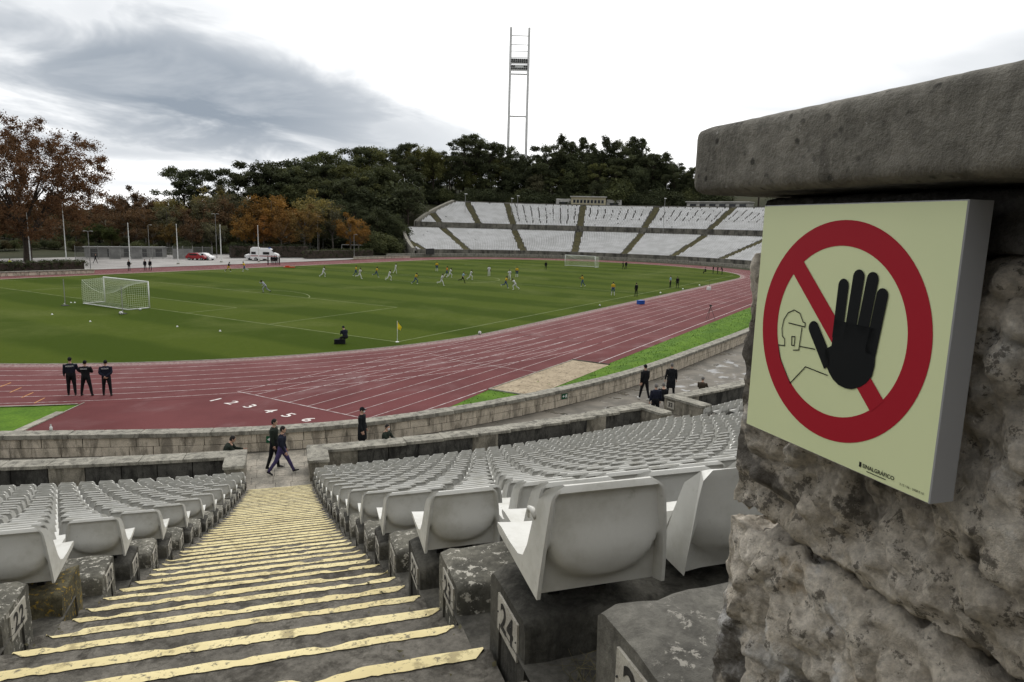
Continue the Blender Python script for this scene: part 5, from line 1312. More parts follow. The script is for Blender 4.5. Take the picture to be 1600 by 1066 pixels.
for q in (-1, 1):
    MB().box((q*9.0, 1.6, 2.4), (4.6, .5, 1.1)).build('side_lintel', 'white_wall', PB); MB().box((q*9.0, 2.1, .6), (2.6, .4, 3.0)).build('side_opening', 'glass_dark', PB)
    MB().box((q*6.9, 1.8, .9), (1.1, .8, 4.2)).build('side_pier', 'white_wall', PB); MB().box((q*11.1, 1.8, .9), (1.1, .8, 4.2)).build('side_pier', 'white_wall', PB)
block('service_building', 'low white service building on the rim of the grandstand at the right', -3.2, 104.0, 21, 2.6, 15.7, 6, 'white_wall', 5, (.35, .85))

# floodlight tower
D = 271.0; base = at(806, D, 0, 300); zb = terr(base[0], base[1]); ft = thing('floodlight_tower', 'tall two-legged floodlight mast rising behind the grandstand', 'tower', (base[0], base[1], zb))
dv = np.array([_r0[0], _r0[1], 0.0]); hw = 3.38
def tz(y, x=807): return zat(x, y, D)-zb
def tl(q, z, w=0): return tuple(dv*q+np.array([0, 0, z])+np.array([-dv[1], dv[0], 0])*w)
for q in (-1, 1): MB().tube([tl(q*hw*1.03, 0), tl(q*hw, tz(182)), tl(q*hw*1.0, tz(43))], [.56, .48, .44], 8).build('leg', 'tower_metal', ft)
for y, r in ((56, .17), (70, .14), (80, .12), (90, .12), (100, .12), (110.5, .16), (116, .27), (182, .30)): MB().bar(tl(-hw, tz(y)), tl(hw, tz(y)), r, 6).build('crossbar', 'tower_metal', ft)
for y0, y1 in ((91.5, 99), (101.5, 109.5)):
    pnl = MB().box(tl(0, (tz(y0)+tz(y1))/2), (hw*1.8, .25, abs(tz(y0)-tz(y1))), math.atan2(dv[1], dv[0])).build('lamp_panel', 'white_paint', ft)
    m = MB()
    for i in range(8):
        for j in range(2):
            if 100 < y0 and 1 < i < 6 and j == 0: continue
            m.tube([tl(-hw*.8+hw*1.6*i/7, tz(y0+(y1-y0)*(.28+.45*j)), .14), tl(-hw*.8+hw*1.6*i/7, tz(y0+(y1-y0)*(.28+.45*j)), -.5)], [.28, .30], 8)
    m.build('lamps', 'dark_metal', pnl)
MB().box(tl(-.5, tz(244)), (hw*1.9, 2.2, 1.4), math.atan2(dv[1], dv[0])).build('platform', 'tower_metal', ft)
m = MB()
for i in range(34): z = 2+i*1.2; m.bar(tl(hw-.4, z, .4), tl(hw+.4, z, .4), .04, 4)
for q in (-.5, .5): m.bar(tl(hw+q*.8, 1, .4), tl(hw+q*.8, 43, .4), .04, 4)
m.build('ladder', 'tower_metal', ft)
# lamps on short poles along the top of the stand
for i, (px, py, D_) in enumerate(((726, 303, 236), (798, 310, 238), (807, 306, 239), (1035, 310, 222))):
    b = at(px, D_); zb_ = terr(b[0], b[1]); zt = zat(px, py, D_); t = thing('rim_lamp', f'thin lamp pole on the rim of the grandstand, {ORD[i]} from the left', 'lamp', (b[0], b[1], zb_))
    MB().bar((0, 0, 0), (0, 0, zt-zb_), .07, 6).build('pole', 'grey_metal', t); MB().box((.3, 0, zt-zb_), (1.2, .35, .22)).build('lamp_head', 'white_paint', t)

# ------------------------------------------------------------------ left side: plaza furniture, fence, vehicles
for i, (xb, yb, xt, yt) in enumerate(((104, 411, 98, 321), (203.5, 413, 199.5, 349), (278.5, 413, 275.5, 351), (346, 410, 344, 352), (404.5, 410, 403, 353), (48, 410, 46, 333))):
    b = bp(xb, yb); D_ = math.hypot(*(b-CAM)[:2]); h = zat(xt, yt, D_); t = thing('flagpole', f'bare white flagpole on the plaza, {("second", "third", "fourth", "fifth", "sixth", "first")[i]} from the left', 'flagpole', (b[0], b[1], .004), group='flagpoles of the plaza')
    MB().tube([(0, 0, 0), (0, 0, h*.5), (0, 0, h)], [.10, .085, .05], 8).build('pole', 'white_paint', t); MB().tube([(0, 0, 0), (0, 0, .25)], [.3, .22], 8).build('base', 'kerb_stone', t); MB().sphere((0, 0, h), .09, 8, 6).build('finial', 'white_paint', t)
def lamp_post(px, py, yt, lab, double=True):
    b = bp(px, py); D_ = math.hypot(*(b-CAM)[:2]); h = zat(px, yt, D_); t = thing('lamp_post', lab, 'lamp post', (b[0], b[1], .004))
    MB().tube([(0, 0, 0), (0, 0, h)], [.07, .05], 8).build('pole', 'fence_panel', t)
    for q in ((-1, 1) if double else (1,)): MB().tube([(0, 0, h), (q*.35*_r0[0], q*.35*_r0[1], h+.1), (q*.75*_r0[0], q*.75*_r0[1], h+.05)], [.03, .04, .09], 6).build('lamp_head', 'grey_metal', t)
lamp_post(141.5, 420, 362, 'grey lamp post at the left end of the plaza with two lamps'); lamp_post(234, 403, 352, 'thin grey lamp post behind the fence', False); lamp_post(339, 404, 335, 'tall grey post with two lamps among the brown trees')
lamp_post(497, 397, 339, 'tall pale post among the bare trees behind the hedge', False); lamp_post(553.5, 404, 367, 'thin post with one lamp at the end of the low wall', False); lamp_post(485, 395, 369, 'short lamp with round head behind the dark hedge', False); lamp_post(505, 395, 374, 'short lamp post right of the tall pale post', False)
# fence along the back of the plaza
FA, FB = bp(118, 405.5), bp(332, 404.5); n = 13; dirf = (FB-FA)/n; fz = math.atan2(dirf[1], dirf[0]); fl = np.linalg.norm(dirf[:2])
fe = thing('fence', 'grey metal fence with closed and open panels along the plaza', 'fence', (FA[0], FA[1], 0)); rfn = random.Random(6)
for i in range(n+1): c = dirf*i; MB().box((c[0], c[1], 1.35), (.10, .10, 2.7), fz).build('post', 'grey_metal', fe)
for i in range(n):
    c = dirf*(i+.5); m = MB(); solid = i in (3, 5, 9, 10)
    if solid: m.box((c[0], c[1], 1.1), (fl-.14, .05, 2.1), fz)
    m.box((c[0], c[1], 2.45), (fl-.1, .06, .07), fz); m.box((c[0], c[1], .14), (fl-.1, .06, .07), fz); m.box((c[0], c[1], 1.3), (fl-.1, .05, .05), fz)
    if not solid:
        for k_ in np.arange(-.47, .48, .052): q = dirf*(i+.5+k_); m.box((q[0], q[1], 1.3), (.025, .025, 2.3), fz)
    m.build('panel', 'fence_panel', fe)
hut = bp(200, 402.5); hb = thing('ticket_hut', 'low pale hut with dark openings behind the fence', 'hut', (hut[0], hut[1], 0), fz); MB().box((0, 2.0, 1.0), (15, 3.0, 2.0)).build('wall', 'fence_panel', hb); MB().box((0, 2.0, 2.08), (15.6, 3.6, .16)).build('roof', 'fence_panel', hb)
for i in range(5): MB().box((-6+3*i, .48, .95), (1.3, .08, 1.6)).build('opening', 'glass_dark', hb)
# low walls beside the track
def lowwall(label, P, h, w=.5):
    o = P[0]; t = thing('low_wall', label, 'wall', (o[0], o[1], 0)); L = 0
    for a_, b_ in zip(P[:-1], P[1:]):
        d_ = np.array(b_[:2])-np.array(a_[:2]); l_ = np.linalg.norm(d_); k_ = max(1, round(l_/2.2)); rz = math.atan2(d_[1], d_[0])
        for i in range(k_):
            c = np.array(a_[:2])+d_*(i+.5)/k_-o[:2]; put(ST[i % 4], 'stone', t, (c[0], c[1], (h-.14)/2), (l_/k_-.02, w, h-.14), rz); put(CP[i % 3], 'coping_stone', t, (c[0], c[1], h-.07), (l_/k_-.01, w+.14, .14), rz)
lowwall('low stone wall with hedge behind at the left edge of the track', [bp(-60, 433.5), bp(0, 432), bp(90, 429), bp(147, 427)], .62)
lowwall('low pale wall along the track below the left end of the grandstand', [bp(553, 405), bp(600, 403.8), bp(640, 403)], .6)
# vehicles
def wheel(par, x, y, r, w=.22):
    t = MB().tube([(x, y-w/2, r), (x, y-w*.3, r), (x, y+w*.3, r), (x, y+w/2, r)], [r*.86, r, r, r*.86], 16).build('wheel', 'tyre', par, smooth=False)
    MB().tube([(x, y-w/2-.012, r), (x, y+w/2+.012, r)], [r*.55, r*.55], 12).build('rim', 'grey_metal', t)
def side_body(par, prof, w, mat, name='body', tum=.0):
    """side outline extruded across the width, pinched in at the roof"""
    n = len(prof); zmx = max(z for x, z in prof); zm = zmx*.52; V = []
    for sy in (-1, 1):
        for x, z in prof: V.append((x, sy*(w/2-tum*max(0, (z-zm)/(zmx-zm))), z))
    F = [tuple(range(n)), tuple(range(2*n-1, n-1, -1))]+[(i, n+i, n+(i+1) % n, (i+1) % n) for i in range(n)]
    return MB().add(V, F).build(name, mat, par)
p = bp(415, 407.5); am = thing('ambulance', 'white high-roofed ambulance with red side stripe parked on the plaza', 'ambulance', (p[0], p[1], .004), RAD(-52))
bd = side_body(am, [(-2.85, .42), (-2.9, 1.0), (-2.85, 2.55), (-2.7, 2.68), (.9, 2.62), (1.35, 2.45), (1.75, 1.75), (2.55, 1.45), (2.78, 1.15), (2.8, .45)], 2.0, 'car_white', tum=.16)
MB().box((-1.9, 0, 2.75), (1.3, 1.2, .14)).build('roof_unit', 'car_white', bd); MB().box((.9, 0, 2.68), (.25, 1.3, .12)).build('light_bar', 'cool_blue', bd)
for q in (-1, 1):
    MB().box((-.2, q*1.006, 1.02), (5.2, .02, .16)).build('red_stripe', 'car_red', bd); MB().box((-2.2, q*.992, 1.62), (.9, .03, .5)).build('window', 'glass_dark', bd); MB().box((.35, q*.985, 1.60), (1.3, .03, .52)).build('window', 'glass_dark', bd)
    MB().box((2.74, q*.72, .98), (.12, .34, .22)).build('headlight', 'white_paint', bd)
V = [(1.40, -.78, 2.33), (1.40, .78, 2.33), (1.80, .86, 1.74), (1.80, -.86, 1.74)]; V = [(x+.03, y, z+.03) for x, y, z in V]; MB().add(V, [(0, 1, 2, 3)]).build('windscreen', 'glass_dark', bd); MB().box((2.82, 0, .62), (.10, 1.8, .22)).build('bumper', 'grey_metal', bd)
for x in (-1.75, 1.85):
    for q in (-1, 1): wheel(am, x, q*.92, .36)
p = bp(402, 406.5); vn = thing('van', 'white van standing behind the ambulance, its front to the left', 'van', (p[0], p[1], .004), RAD(150))
bd = side_body(vn, [(-2.4, .4), (-2.45, 1.85), (-2.3, 1.95), (.9, 1.95), (1.55, 1.30), (2.3, 1.08), (2.42, .75), (2.42, .4)], 1.9, 'car_white', tum=.18)
for q in (-1, 1):
    MB().box((.35, q*.925, 1.50), (1.1, .03, .46)).build('window', 'glass_dark', bd); MB().box((-1.3, q*.925, 1.50), (1.4, .03, .44)).build('window', 'glass_dark', bd); MB().box((2.40, q*.68, .86), (.08, .30, .16)).build('headlight', 'white_paint', bd); MB().box((-.3, q*.958, .9), (4.0, .02, .12)).build('red_stripe', 'car_red', bd)
V = [(1.0, -.74, 1.88), (1.0, .74, 1.88), (1.55, .80, 1.33), (1.55, -.80, 1.33)]; MB().add([(x+.03, y, z+.03) for x, y, z in V], [(0, 1, 2, 3)]).build('windscreen', 'glass_dark', bd); MB().box((2.42, 0, .52), (.12, 1.75, .2)).build('bumper', 'dark_metal', bd)
for x in (-1.5, 1.5):
    for q in (-1, 1): wheel(vn, x, q*.86, .33)
for i, (px, mt, lab, hd) in enumerate(((308, 'car_red', 'dark red hatchback parked before the fence, left of the white car', -60), (320, 'car_white', 'white hatchback parked at the right end of the fence', -75))):
    p = bp(px, 406.6-i*.2); cr = thing('parked_car', lab, 'car', (p[0], p[1], .004), RAD(hd))
    bd = side_body(cr, [(-1.95, .35), (-2.0, .8), (-1.75, 1.0), (-1.35, 1.42), (-.2, 1.48), (.45, 1.40), (1.05, .98), (1.8, .86), (2.0, .62), (2.0, .35)], 1.7, mt, tum=.22)
    for q in (-1, 1):
        MB().box((-.45, q*.765, 1.15), (1.5, .03, .30)).build('window', 'glass_dark', bd); MB().box((1.93, q*.58, .70), (.08, .3, .14)).build('headlight', 'white_paint', bd)
    MB().add([(.50, -.62, 1.40), (.50, .62, 1.40), (1.08, .68, 1.02), (1.08, -.68, 1.02)], [(0, 1, 2, 3)]).build('windscreen', 'glass_dark', bd); MB().add([(-1.42, .62, 1.42), (-1.42, -.62, 1.42), (-1.80, -.68, 1.04), (-1.80, .68, 1.04)], [(0, 1, 2, 3)]).build('rear_window', 'glass_dark', bd)
    for x in (-1.25, 1.3):
        for q in (-1, 1): wheel(cr, x, q*.78, .31, .2)
# small goal on the training ground behind the hedge
p = bp(555, 397); tg = thing('training_goal', 'small white goal frame behind the dark hedge', 'goal', (p[0], p[1], 0)); g2 = np.array([_r0[0], _r0[1], 0])*3.66
for q in (-1, 1): MB().bar(tuple(g2*q), tuple(g2*q+(0, 0, 2.44)), .09, 6).build('post', 'white_paint', tg)
MB().bar(tuple(-g2+(0, 0, 2.44)), tuple(g2+(0, 0, 2.44)), .09, 6).build('crossbar', 'white_paint', tg)

# ------------------------------------------------------------------ trees
def leaf_cloud(C_, rad, n, size, seed, flat=1.0, shell=.55):
    """n leaf faces spread through ellipsoidal clumps; returns verts, quads, tint"""
    r = np.random.default_rng(seed); k = len(C_); idx = r.integers(0, k, n)
    d = r.normal(size=(n, 3)); d /= np.linalg.norm(d, axis=1)[:, None]; rr = (shell+(1-shell)*r.random(n))*rad[idx]*(.75+.5*r.random(n))
    P = C_[idx]+d*rr[:, None]*np.array([1, 1, flat])
    nrm = d*.8+r.normal(size=(n, 3)); nrm /= np.linalg.norm(nrm, axis=1)[:, None]
    t = np.cross(nrm, r.normal(size=(n, 3))); t /= np.linalg.norm(t, axis=1)[:, None]; b = np.cross(nrm, t); s = size*(.6+.8*r.random(n))[:, None]
    V = np.stack([P-t*s, P-b*s*.5, P+t*s*.9, P+b*s*.55], 1).reshape(-1, 3)
    ct = r.random(k); tint = np.clip(.5*ct[idx]+.5*r.random(n), 0, 1); return V, np.arange(4*n).reshape(-1, 4), np.repeat(tint, 4)
def crown_mesh(name, V, F, t):
    me = np_mesh(name, V, F); a_ = me.attributes.new('tint', 'FLOAT', 'POINT'); a_.data.foreach_set('value', t.astype(np.float32)); me.materials.append(MATS['foliage']); return me
def limbs(H, C_, seed, r0=.32, k=9, fork=.45, lean=.0):
    r = random.Random(seed); m = MB(); top = (lean*H*.1, 0, H*.82)
    pts = [(0, 0, -.5)]+[(lean*H*.1*t+.10*math.sin(3*t+seed), .10*math.cos(4*t+seed), H*.82*t) for t in (.2, .4, .6, .8, 1.0)]; m.tube(pts, [r0*1.15, r0, r0*.85, r0*.65, r0*.42, r0*.15], 7)
    ids = r.sample(range(len(C_)), min(k, len(C_)))
    for i in ids:
        c = C_[i]; t = min(.9, max(.25, (c[2]/H)*fork+.12)); a_ = np.array([lean*H*.1*t, 0, H*.82*t]); mid = (a_+c)/2+np.array([0, 0, -.05*H*.3]); m.tube([a_, mid, c], [r0*.36, r0*.24, r0*.06], 5)
    return m
def proto(kind, seed):
    r = np.random.default_rng(seed); H = 16.0
    if kind == 'pine':      # irregular, clumped, flat-bottomed crown on a bare stem
        k = 34; z = H*(.45+.53*r.random(k)**.8); f = (z/H-.45)/.53; R = (2.2+3.4*np.sin(np.clip(f, 0, 1)*2.6+.35))*np.sqrt(r.random(k)); a_ = r.random(k)*6.283
        C_ = np.stack([R*np.cos(a_), R*np.sin(a_), z], 1); rad = .75+.75*r.random(k); V, F, t = leaf_cloud(C_, rad, 8500, .185, seed, .66, .35); lm = limbs(H, C_, seed, .26, 12, .75, r.normal(0, .6))
    elif kind == 'conifer':  # ragged spire with short tiered boughs
        k = 42; z = H*(.22+.77*((np.arange(k)+r.random(k)*.9)/k)**.85); R = (1-z/H)**.65*3.9*np.sqrt(.1+.9*r.random(k))+.12*r.random(k); a_ = r.random(k)*6.283
        C_ = np.stack([R*np.cos(a_), R*np.sin(a_), z], 1); rad = .70+1.1*(1-z/H)*(.6+.6*r.random(k)); V, F, t = leaf_cloud(C_, rad, 6500, .17, seed, 1.0, .15); lm = limbs(H*1.16, C_, seed, .22, 10, .85)
    elif kind == 'broad':    # rounded evergreen
        k = 40; d = r.normal(size=(k, 3)); d /= np.linalg.norm(d, axis=1)[:, None]; C_ = d*(.35+.6*r.random(k))[:, None]*np.array([4.6, 4.6, 5.2])+np.array([0, 0, 10.0]); rad = 1.0+.8*r.random(k)
        V, F, t = leaf_cloud(C_, rad, 9000, .20, seed, .9, .4); lm = limbs(H, C_, seed, .28, 12, .6)
    elif kind == 'autumn':   # half-bare plane tree, thin crown, visible limbs
        k = 46; d = r.normal(size=(k, 3)); d /= np.linalg.norm(d, axis=1)[:, None]; C_ = d*(.3+.7*r.random(k))[:, None]*np.array([5.0, 5.0, 5.6])+np.array([0, 0, 9.6]); rad = .9+.9*r.random(k)
        V, F, t = leaf_cloud(C_, rad, 5200, .22, seed, .9, .25); lm = limbs(H, C_, seed, .24, 26, .55)
    elif kind == 'bush':
        k = 22; d = r.normal(size=(k, 3)); d /= np.linalg.norm(d, axis=1)[:, None]; C_ = np.abs(d*(.5+.5*r.random(k))[:, None]*np.array([5, 5, 6])*1.0)*np.sign(d*np.array([1, 1, 0])+np.array([0, 0, 1]))+np.array([0, 0, 3.5]); rad = 2.2+1.2*r.random(k)
        V, F, t = leaf_cloud(C_, rad, 6000, .36, seed, .9); lm = limbs(H*.7, C_, seed, .3, 6, .5)
    cm = crown_mesh('crown', V, F, t); tm = lm.data('trunk'); tm.materials.append(MATS['bark' if kind != 'autumn' else 'bark_pale']); return cm, tm
PROT = {k: [proto(k, 40+10*j+i) for i in range(n)] for j, (k, n) in enumerate((('pine', 5), ('conifer', 4), ('broad', 4), ('autumn', 5), ('bush', 3)))}
HT = dict(pine=16.0, conifer=16.0, broad=15.5, autumn=15.6, bush=10.5)
GRN, DGR, OLV = (.074, .082, .040), (.058, .067, .038), (.105, .108, .044)
BRN, ORG, YEL, GRB = (.105, .064, .038), (.185, .098, .028), (.155, .13, .052), (.088, .082, .052)
rt_ = random.Random(21)
TREES = []
def tree(px, ytop, D, kind, col, wid=1.0, zb=None, hmin=5):
    b = at(px, D); z = terr(b[0], b[1]); ht = zat(px, ytop, D)-z; ht = max(hmin, ht); TREES.append((px, D, kind, col, b, z, ht, wid))
# skyline of the hill, back rows
for px, y, D, k, c in ((445, 262, 232, 'pine', DGR), (466, 252, 240, 'pine', DGR), (488, 243, 245, 'broad', DGR), (510, 240, 250, 'pine', GRN), (536, 234, 250, 'broad', GRN), (560, 230, 255, 'pine', DGR), (584, 228, 255, 'broad', OLV), (607, 231, 258, 'pine', GRN), (634, 224, 260, 'pine', DGR), (652, 222, 262, 'broad', OLV), (676, 227, 262, 'broad', OLV), (700, 237, 262, 'pine', DGR), (722, 218, 268, 'pine', DGR), (738, 211, 268, 'pine', DGR), (762, 224, 268, 'pine', DGR), (783, 228, 270, 'pine', DGR), (806, 238, 270, 'broad', DGR), (832, 240, 268, 'pine', DGR), (850, 228, 268, 'pine', DGR),
  (872, 211, 270, 'conifer', DGR), (888, 222, 268, 'conifer', DGR), (904, 215, 272, 'conifer', DGR), (921, 224, 268, 'conifer', DGR), (938, 213, 272, 'conifer', DGR), (954, 222, 270, 'conifer', DGR), (968, 219, 272, 'pine', DGR), (981, 214, 272, 'conifer', DGR), (995, 217, 272, 'conifer', DGR), (1014, 240, 268, 'pine', DGR), (1032, 238, 268, 'conifer', DGR), (1050, 252, 264, 'pine', DGR), (1072, 262, 262, 'conifer', DGR), (1088, 260, 262, 'pine', GRN), (1110, 258, 262, 'pine', DGR), (1140, 256, 262, 'pine', DGR), (1180, 250, 262, 'pine', DGR)):
    tree(px, y, D, k, c, rt_.uniform(.95, 1.2))
for px in range(630, 1090, 15):
    sk = float(np.interp(px, [630, 700, 735, 790, 840, 870, 1000, 1030, 1090], [226, 238, 216, 228, 238, 226, 228, 244, 264])); tree(px+rt_.uniform(-4, 4), sk+10+rt_.uniform(-4, 9), 284+rt_.uniform(-4, 4), rt_.choice(('broad', 'pine', 'broad')), DGR, rt_.uniform(1.0, 1.2))
# middle and front rows of the hill wood
for i, px in enumerate(range(440, 1120, 19)):
    D = 268 if px > 650 else 236; lo_ = 262 if px < 1040 else 276
    tree(px+rt_.uniform(-6, 6), lo_+rt_.uniform(-12, 10), D+rt_.uniform(-5, 5), rt_.choice(('pine', 'broad', 'pine')), rt_.choice((DGR, DGR, GRN, OLV)), rt_.uniform(1.0, 1.3))
for i, px in enumerate(range(455, 1110, 21)):
    D = 262 if px > 650 else 224; 
    tree(px+rt_.uniform(-7, 7), 286+rt_.uniform(-10, 10), D+rt_.uniform(-5, 5), rt_.choice(('broad', 'pine', 'bush')), rt_.choice((DGR, DGR, GRN)), rt_.uniform(1.0, 1.3))
for px, y, D, k, c in ((836, 272, 260, 'broad', GRB), (590, 322, 206, 'broad', DGR), (612, 330, 206, 'broad', DGR), (575, 330, 210, 'pine', DGR), (555, 318, 214, 'pine', DGR), (530, 310, 214, 'broad', DGR), (505, 312, 214, 'broad', DGR)):
    tree(px, y, D, k, c, 1.1)
# autumn trees and pines beyond the plaza
for px, y, D, k, c in ((290, 264, 240, 'pine', DGR), (313, 267, 240, 'pine', DGR), (347, 264, 236, 'pine', DGR), (378, 272, 232, 'pine', DGR), (404, 254, 232, 'pine', DGR), (420, 266, 230, 'pine', DGR), (214, 288, 225, 'autumn', BRN), (240, 296, 225, 'autumn', BRN), (266, 298, 222, 'autumn', YEL), (186, 300, 225, 'autumn', BRN), (330, 290, 220, 'autumn', YEL), (360, 288, 220, 'autumn', GRB),
  (160, 330, 205, 'autumn', BRN), (196, 322, 200, 'autumn', BRN), (228, 314, 198, 'autumn', BRN), (262, 318, 195, 'autumn', GRB), (290, 320, 195, 'autumn', BRN), (318, 306, 198, 'autumn', GRB), (345, 304, 198, 'autumn', BRN), (372, 300, 200, 'autumn', GRB), (398, 310, 196, 'autumn', ORG), (425, 298, 198, 'autumn', ORG), (452, 312, 194, 'autumn', (.17, .09, .03)), (476, 316, 192, 'autumn', (.15, .10, .04)), (497, 294, 200, 'autumn', YEL), (520, 314, 196, 'autumn', GRB), (548, 330, 192, 'autumn', ORG), (560, 345, 190, 'autumn', ORG),
  (384, 330, 188, 'autumn', ORG), (412, 335, 188, 'autumn', (.19, .085, .025)), (440, 338, 186, 'autumn', (.16, .085, .03)), (300, 340, 185, 'autumn', BRN), (330, 338, 186, 'autumn', GRB), (265, 345, 186, 'autumn', (.13, .085, .03)), (175, 352, 186, 'broad', (.04, .05, .015)), (150, 345, 190, 'broad', (.035, .045, .015)), (215, 350, 190, 'autumn', BRN), (240, 346, 186, 'autumn', (.10, .065, .03))):
    tree(px, y, D, k, c, rt_.uniform(1.0, 1.25))
for px, y, D, c in ((-40, 300, 215, BRN), (10, 300, 215, BRN), (60, 300, 212, BRN), (110, 308, 212, BRN), (140, 318, 210, BRN), (30, 340, 195, (.09, .05, .025)), (80, 335, 195, BRN), (120, 340, 192, (.085, .055, .03))): tree(px, y, D, 'autumn', c, 1.3)
for px in range(-30, 440, 24): tree(px+rt_.uniform(-6, 6), 318+rt_.uniform(-8, 8)-(12 if px > 300 else 0), 236+rt_.uniform(-4, 4), rt_.choice(('broad', 'autumn', 'broad')), rt_.choice((GRN, (.09, .06, .03), (.06, .055, .03))), 1.4)
for px in range(-30, 470, 20): tree(px+rt_.uniform(-6, 6), 348+rt_.uniform(-8, 8), 210+rt_.uniform(-4, 4), rt_.choice(('bush', 'broad', 'autumn')), rt_.choice((GRN, (.08, .05, .026), (.055, .05, .024))), 1.3, hmin=3)
# undergrowth filling the foot of the woods
for px, y, D, c in [(x, 370+rt_.uniform(-5, 6), 200+rt_.uniform(-6, 10), rt_.choice((DGR, GRN, (.05, .045, .02)))) for x in range(-30, 470, 17)]+[(x, 352+rt_.uniform(-8, 6), 208+rt_.uniform(-3, 6), DGR) for x in range(500, 640, 14)]+[(597, 362, 196, GRN), (608, 368, 196, GRN), (588, 372, 194, GRN), (620, 372, 198, DGR), (572, 378, 194, (.03, .045, .012))]: tree(px, y, D, 'bush', c, 1.2, hmin=2.5)
for px in range(645, 1120, 13): tree(px+rt_.uniform(-5, 5), 302+rt_.uniform(-9, 6), 258+rt_.uniform(-2, 6), 'bush', rt_.choice((DGR, DGR, GRN)), 1.3, hmin=4)
for px in range(650, 1120, 22): tree(px+rt_.uniform(-5, 5), 274+rt_.uniform(-9, 9), 276+rt_.uniform(-4, 6), 'broad', rt_.choice((DGR, DGR, GRN)), 1.25)
for px in range(-40, 480, 15): tree(px+rt_.uniform(-5, 5), 380+rt_.uniform(-5, 5), 184+rt_.uniform(-4, 6), 'bush', rt_.choice((DGR, GRN, (.055, .045, .024))), 1.2, hmin=2.2)
TREES.sort(key=lambda q: q[0])
NAMES = dict(pine=('pine_tree', 'dark green pine', 'pine'), conifer=('conifer_tree', 'dark pointed conifer', 'conifer'), broad=('evergreen_tree', 'dense rounded evergreen tree', 'evergreen'), autumn=('plane_tree', 'thin-leaved autumn tree', 'tree'), bush=('shrub', 'dense shrub', 'shrub'))
cnt_ = {}
for i, (px, D, kind, col, b, z, ht, wid) in enumerate(TREES):
    nm, ds, cat = NAMES[kind]; zone = 'on the hill above the grandstand' if px >= 640 else 'in the wood left of the grandstand' if px >= 440 else 'beyond the plaza'
    if col in (ORG,): ds = 'orange autumn tree'
    elif col == YEL: ds = 'yellowish autumn tree'
    key = (ds, zone); k_ = cnt_.get(key, 0); cnt_[key] = k_+1
    t = thing(nm, f'{ds} {zone}, {ordi(k_)} from left', cat, (b[0], b[1], z-.1), rt_.uniform(0, 6.28), f'{ds}s {zone}')
    cm, tm = PROT[kind][rt_.randrange(len(PROT[kind]))]; s = ht/HT[kind]; w = wid*(s if kind != 'conifer' else s*1.15)
    w = max(w, .55*s); t.scale = (w, w, s)
    c = link('crown', cm, t); v = rt_.uniform(.8, 1.25); c.color = (col[0]*v, col[1]*v, col[2]*v, 1); link('trunk', tm, t)
# the big plane tree at the left edge
b = bp(44, 409); Db = math.hypot(*(b-CAM)[:2]); Hb = zat(30, 176, Db); bt = thing('plane_tree', 'huge russet plane tree with dark limbs at the left edge', 'tree', (b[0], b[1], 0))
r = np.random.default_rng(77); k = 520; d_ = r.normal(size=(k, 3)); d_ /= np.linalg.norm(d_, axis=1)[:, None]
C_ = d_*(.30+.70*r.random(k)**.6)[:, None]*np.array([15.5, 15.5, Hb*.43])+np.array([0, 0, Hb*.545])
C_[:, 2] += 1.6*np.sin(C_[:, 0]*.55)*np.cos(C_[:, 1]*.5); C_ = C_[C_[:, 2] > 4.0]
V, F, t_ = leaf_cloud(C_, .9+1.1*r.random(len(C_)), 95000, .16, 78, .85, .05); c = link('crown', crown_mesh('crown', V, F, t_), bt); c.color = (.125, .066, .038, 1)
m = MB(); fk = [np.array([0, 0, Hb*.16]), np.array([-.2, .3, Hb*.24])]
m.tube([(0, 0, -.3), (.1, 0, Hb*.08), fk[0], fk[1]], [.75, .62, .55, .4], 9)
for i in range(7):
    a_ = i*.9+.3; o1 = np.array([math.cos(a_), math.sin(a_), 0]); p1 = fk[i % 2]+o1*3.2+np.array([0, 0, Hb*.15]); p2 = p1+o1*3.0+np.array([0, 0, Hb*.18]); m.tube([fk[i % 2], (fk[i % 2]+p1)/2+np.array([0, 0, -.3]), p1, p2], [.36, .31, .25, .15], 6)
    ds_ = np.linalg.norm(C_-p2, axis=1)
    for q in np.argsort(ds_)[:26:2]: e_ = C_[q]; m.tube([p2 if q % 2 else p1, (p2+e_)/2+np.array([0, 0, .3]), e_], [.11, .07, .02], 4)
m.build('trunk', 'bark', bt)
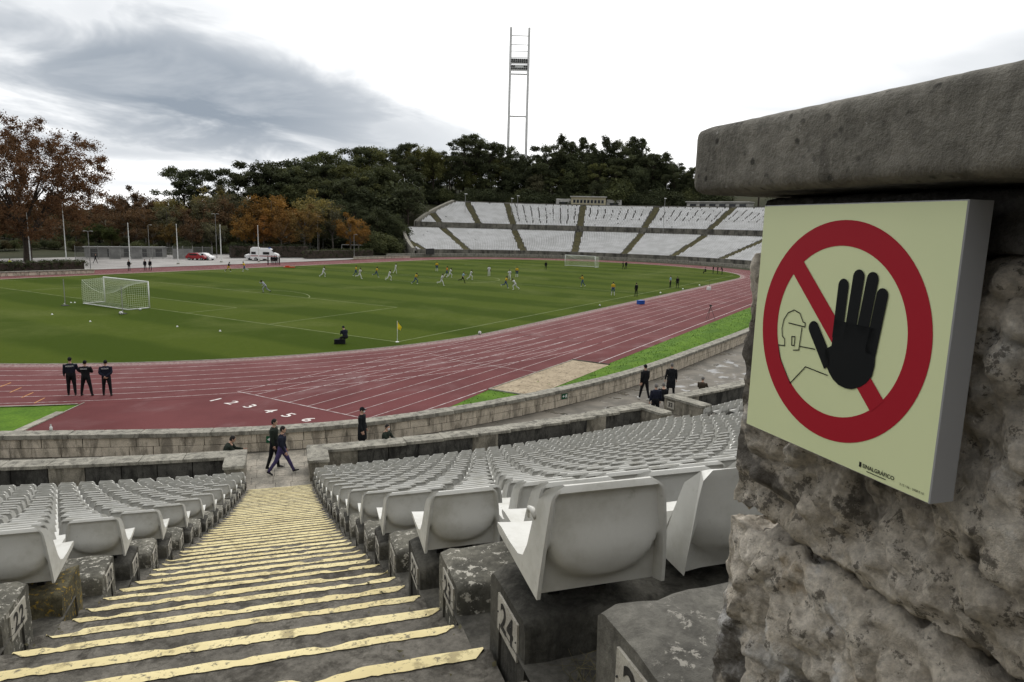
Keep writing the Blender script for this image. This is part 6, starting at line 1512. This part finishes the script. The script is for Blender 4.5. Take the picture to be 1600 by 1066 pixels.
# clipped hedges
def hedge(label, P, w, h, col, n):
    o = P[0]; V_ = []
    for a_, b_ in zip(P[:-1], P[1:]):
        for k in range(n): t = r.random(); q = a_+(b_-a_)*t-o; V_.append((q[0]+r.uniform(-w/2, w/2), q[1]+r.uniform(-w/2, w/2), h*r.random()**.6))
    C_ = np.array(V_); V, F, t = leaf_cloud(C_, np.full(len(C_), .35), len(C_)*14, .12, 9, .9, .2); hd = thing('hedge', label, 'hedge', (o[0], o[1], o[2])); c = link('crown', crown_mesh('crown', V, F, t), hd); c.color = (*col, 1)
    mm = MB()
    for a_, b_ in zip(P[:-1], P[1:]):
        d_ = (b_-a_)[:2]; c0_ = (a_+b_)/2-o; mm.box((c0_[0], c0_[1], h*.45), (np.linalg.norm(d_), w*.8, h*.85), math.atan2(d_[1], d_[0]))
    mm.build('stems', 'bark', hd)
hedge('dark clipped hedge behind the low wall at the left edge', [bp(-60, 428), bp(20, 425.5), bp(128, 421.5)], 2.0, 1.5, DGR, 420)
hedge('long dark hedge behind the ambulance', [bp(360, 403), bp(480, 402.5)], 2.0, 3.0, (.022, .028, .014), 700); hedge('dark hedge right of the parked ambulance', [bp(478, 404.5), bp(580, 402.5)], 2.0, 2.1, DGR, 600)

# unseen pine wood as across the bowl, near arc added to shade seat backs
PVs, PFs, PTs, o_ = [], [], [], 0
spots = [(Q, RAD(196+2.6*i), 117+5*(i % 3)) for i in range(30)]+[(FC, RAD(-12-2.0*i), 112+7*(i % 3)) for i in range(34)]
for i, (ct, a_, R) in enumerate(spots):
    cm = PROT['pine' if i % 3 else 'broad'][i % 4][0]; n_ = len(cm.vertices); co = np.zeros(n_*3, np.float32); cm.vertices.foreach_get('co', co); tv = np.zeros(n_, np.float32); cm.attributes['tint'].data.foreach_get('value', tv)
    n_ = n_//8*4; co = co.reshape(-1, 3)[:n_]; x_, y_ = ct[0]+R*math.cos(a_), ct[1]+R*math.sin(a_)
    PVs.append(co+np.array([x_, y_, 14.0 if ct is Q else terr(x_, y_)-2.0])); PFs.append(np.arange(n_).reshape(-1, 4)+o_); PTs.append(tv[:n_]); o_ += n_
wd_ = link('unseen_rim_wood', crown_mesh('unseen_rim_wood', np.concatenate(PVs), np.concatenate(PFs), np.concatenate(PTs))); wd_.color = (*DGR, 1); tag(wd_, 'unseen pine wood around the rim, added partly to shade the near seats', 'wood', kind='stuff')
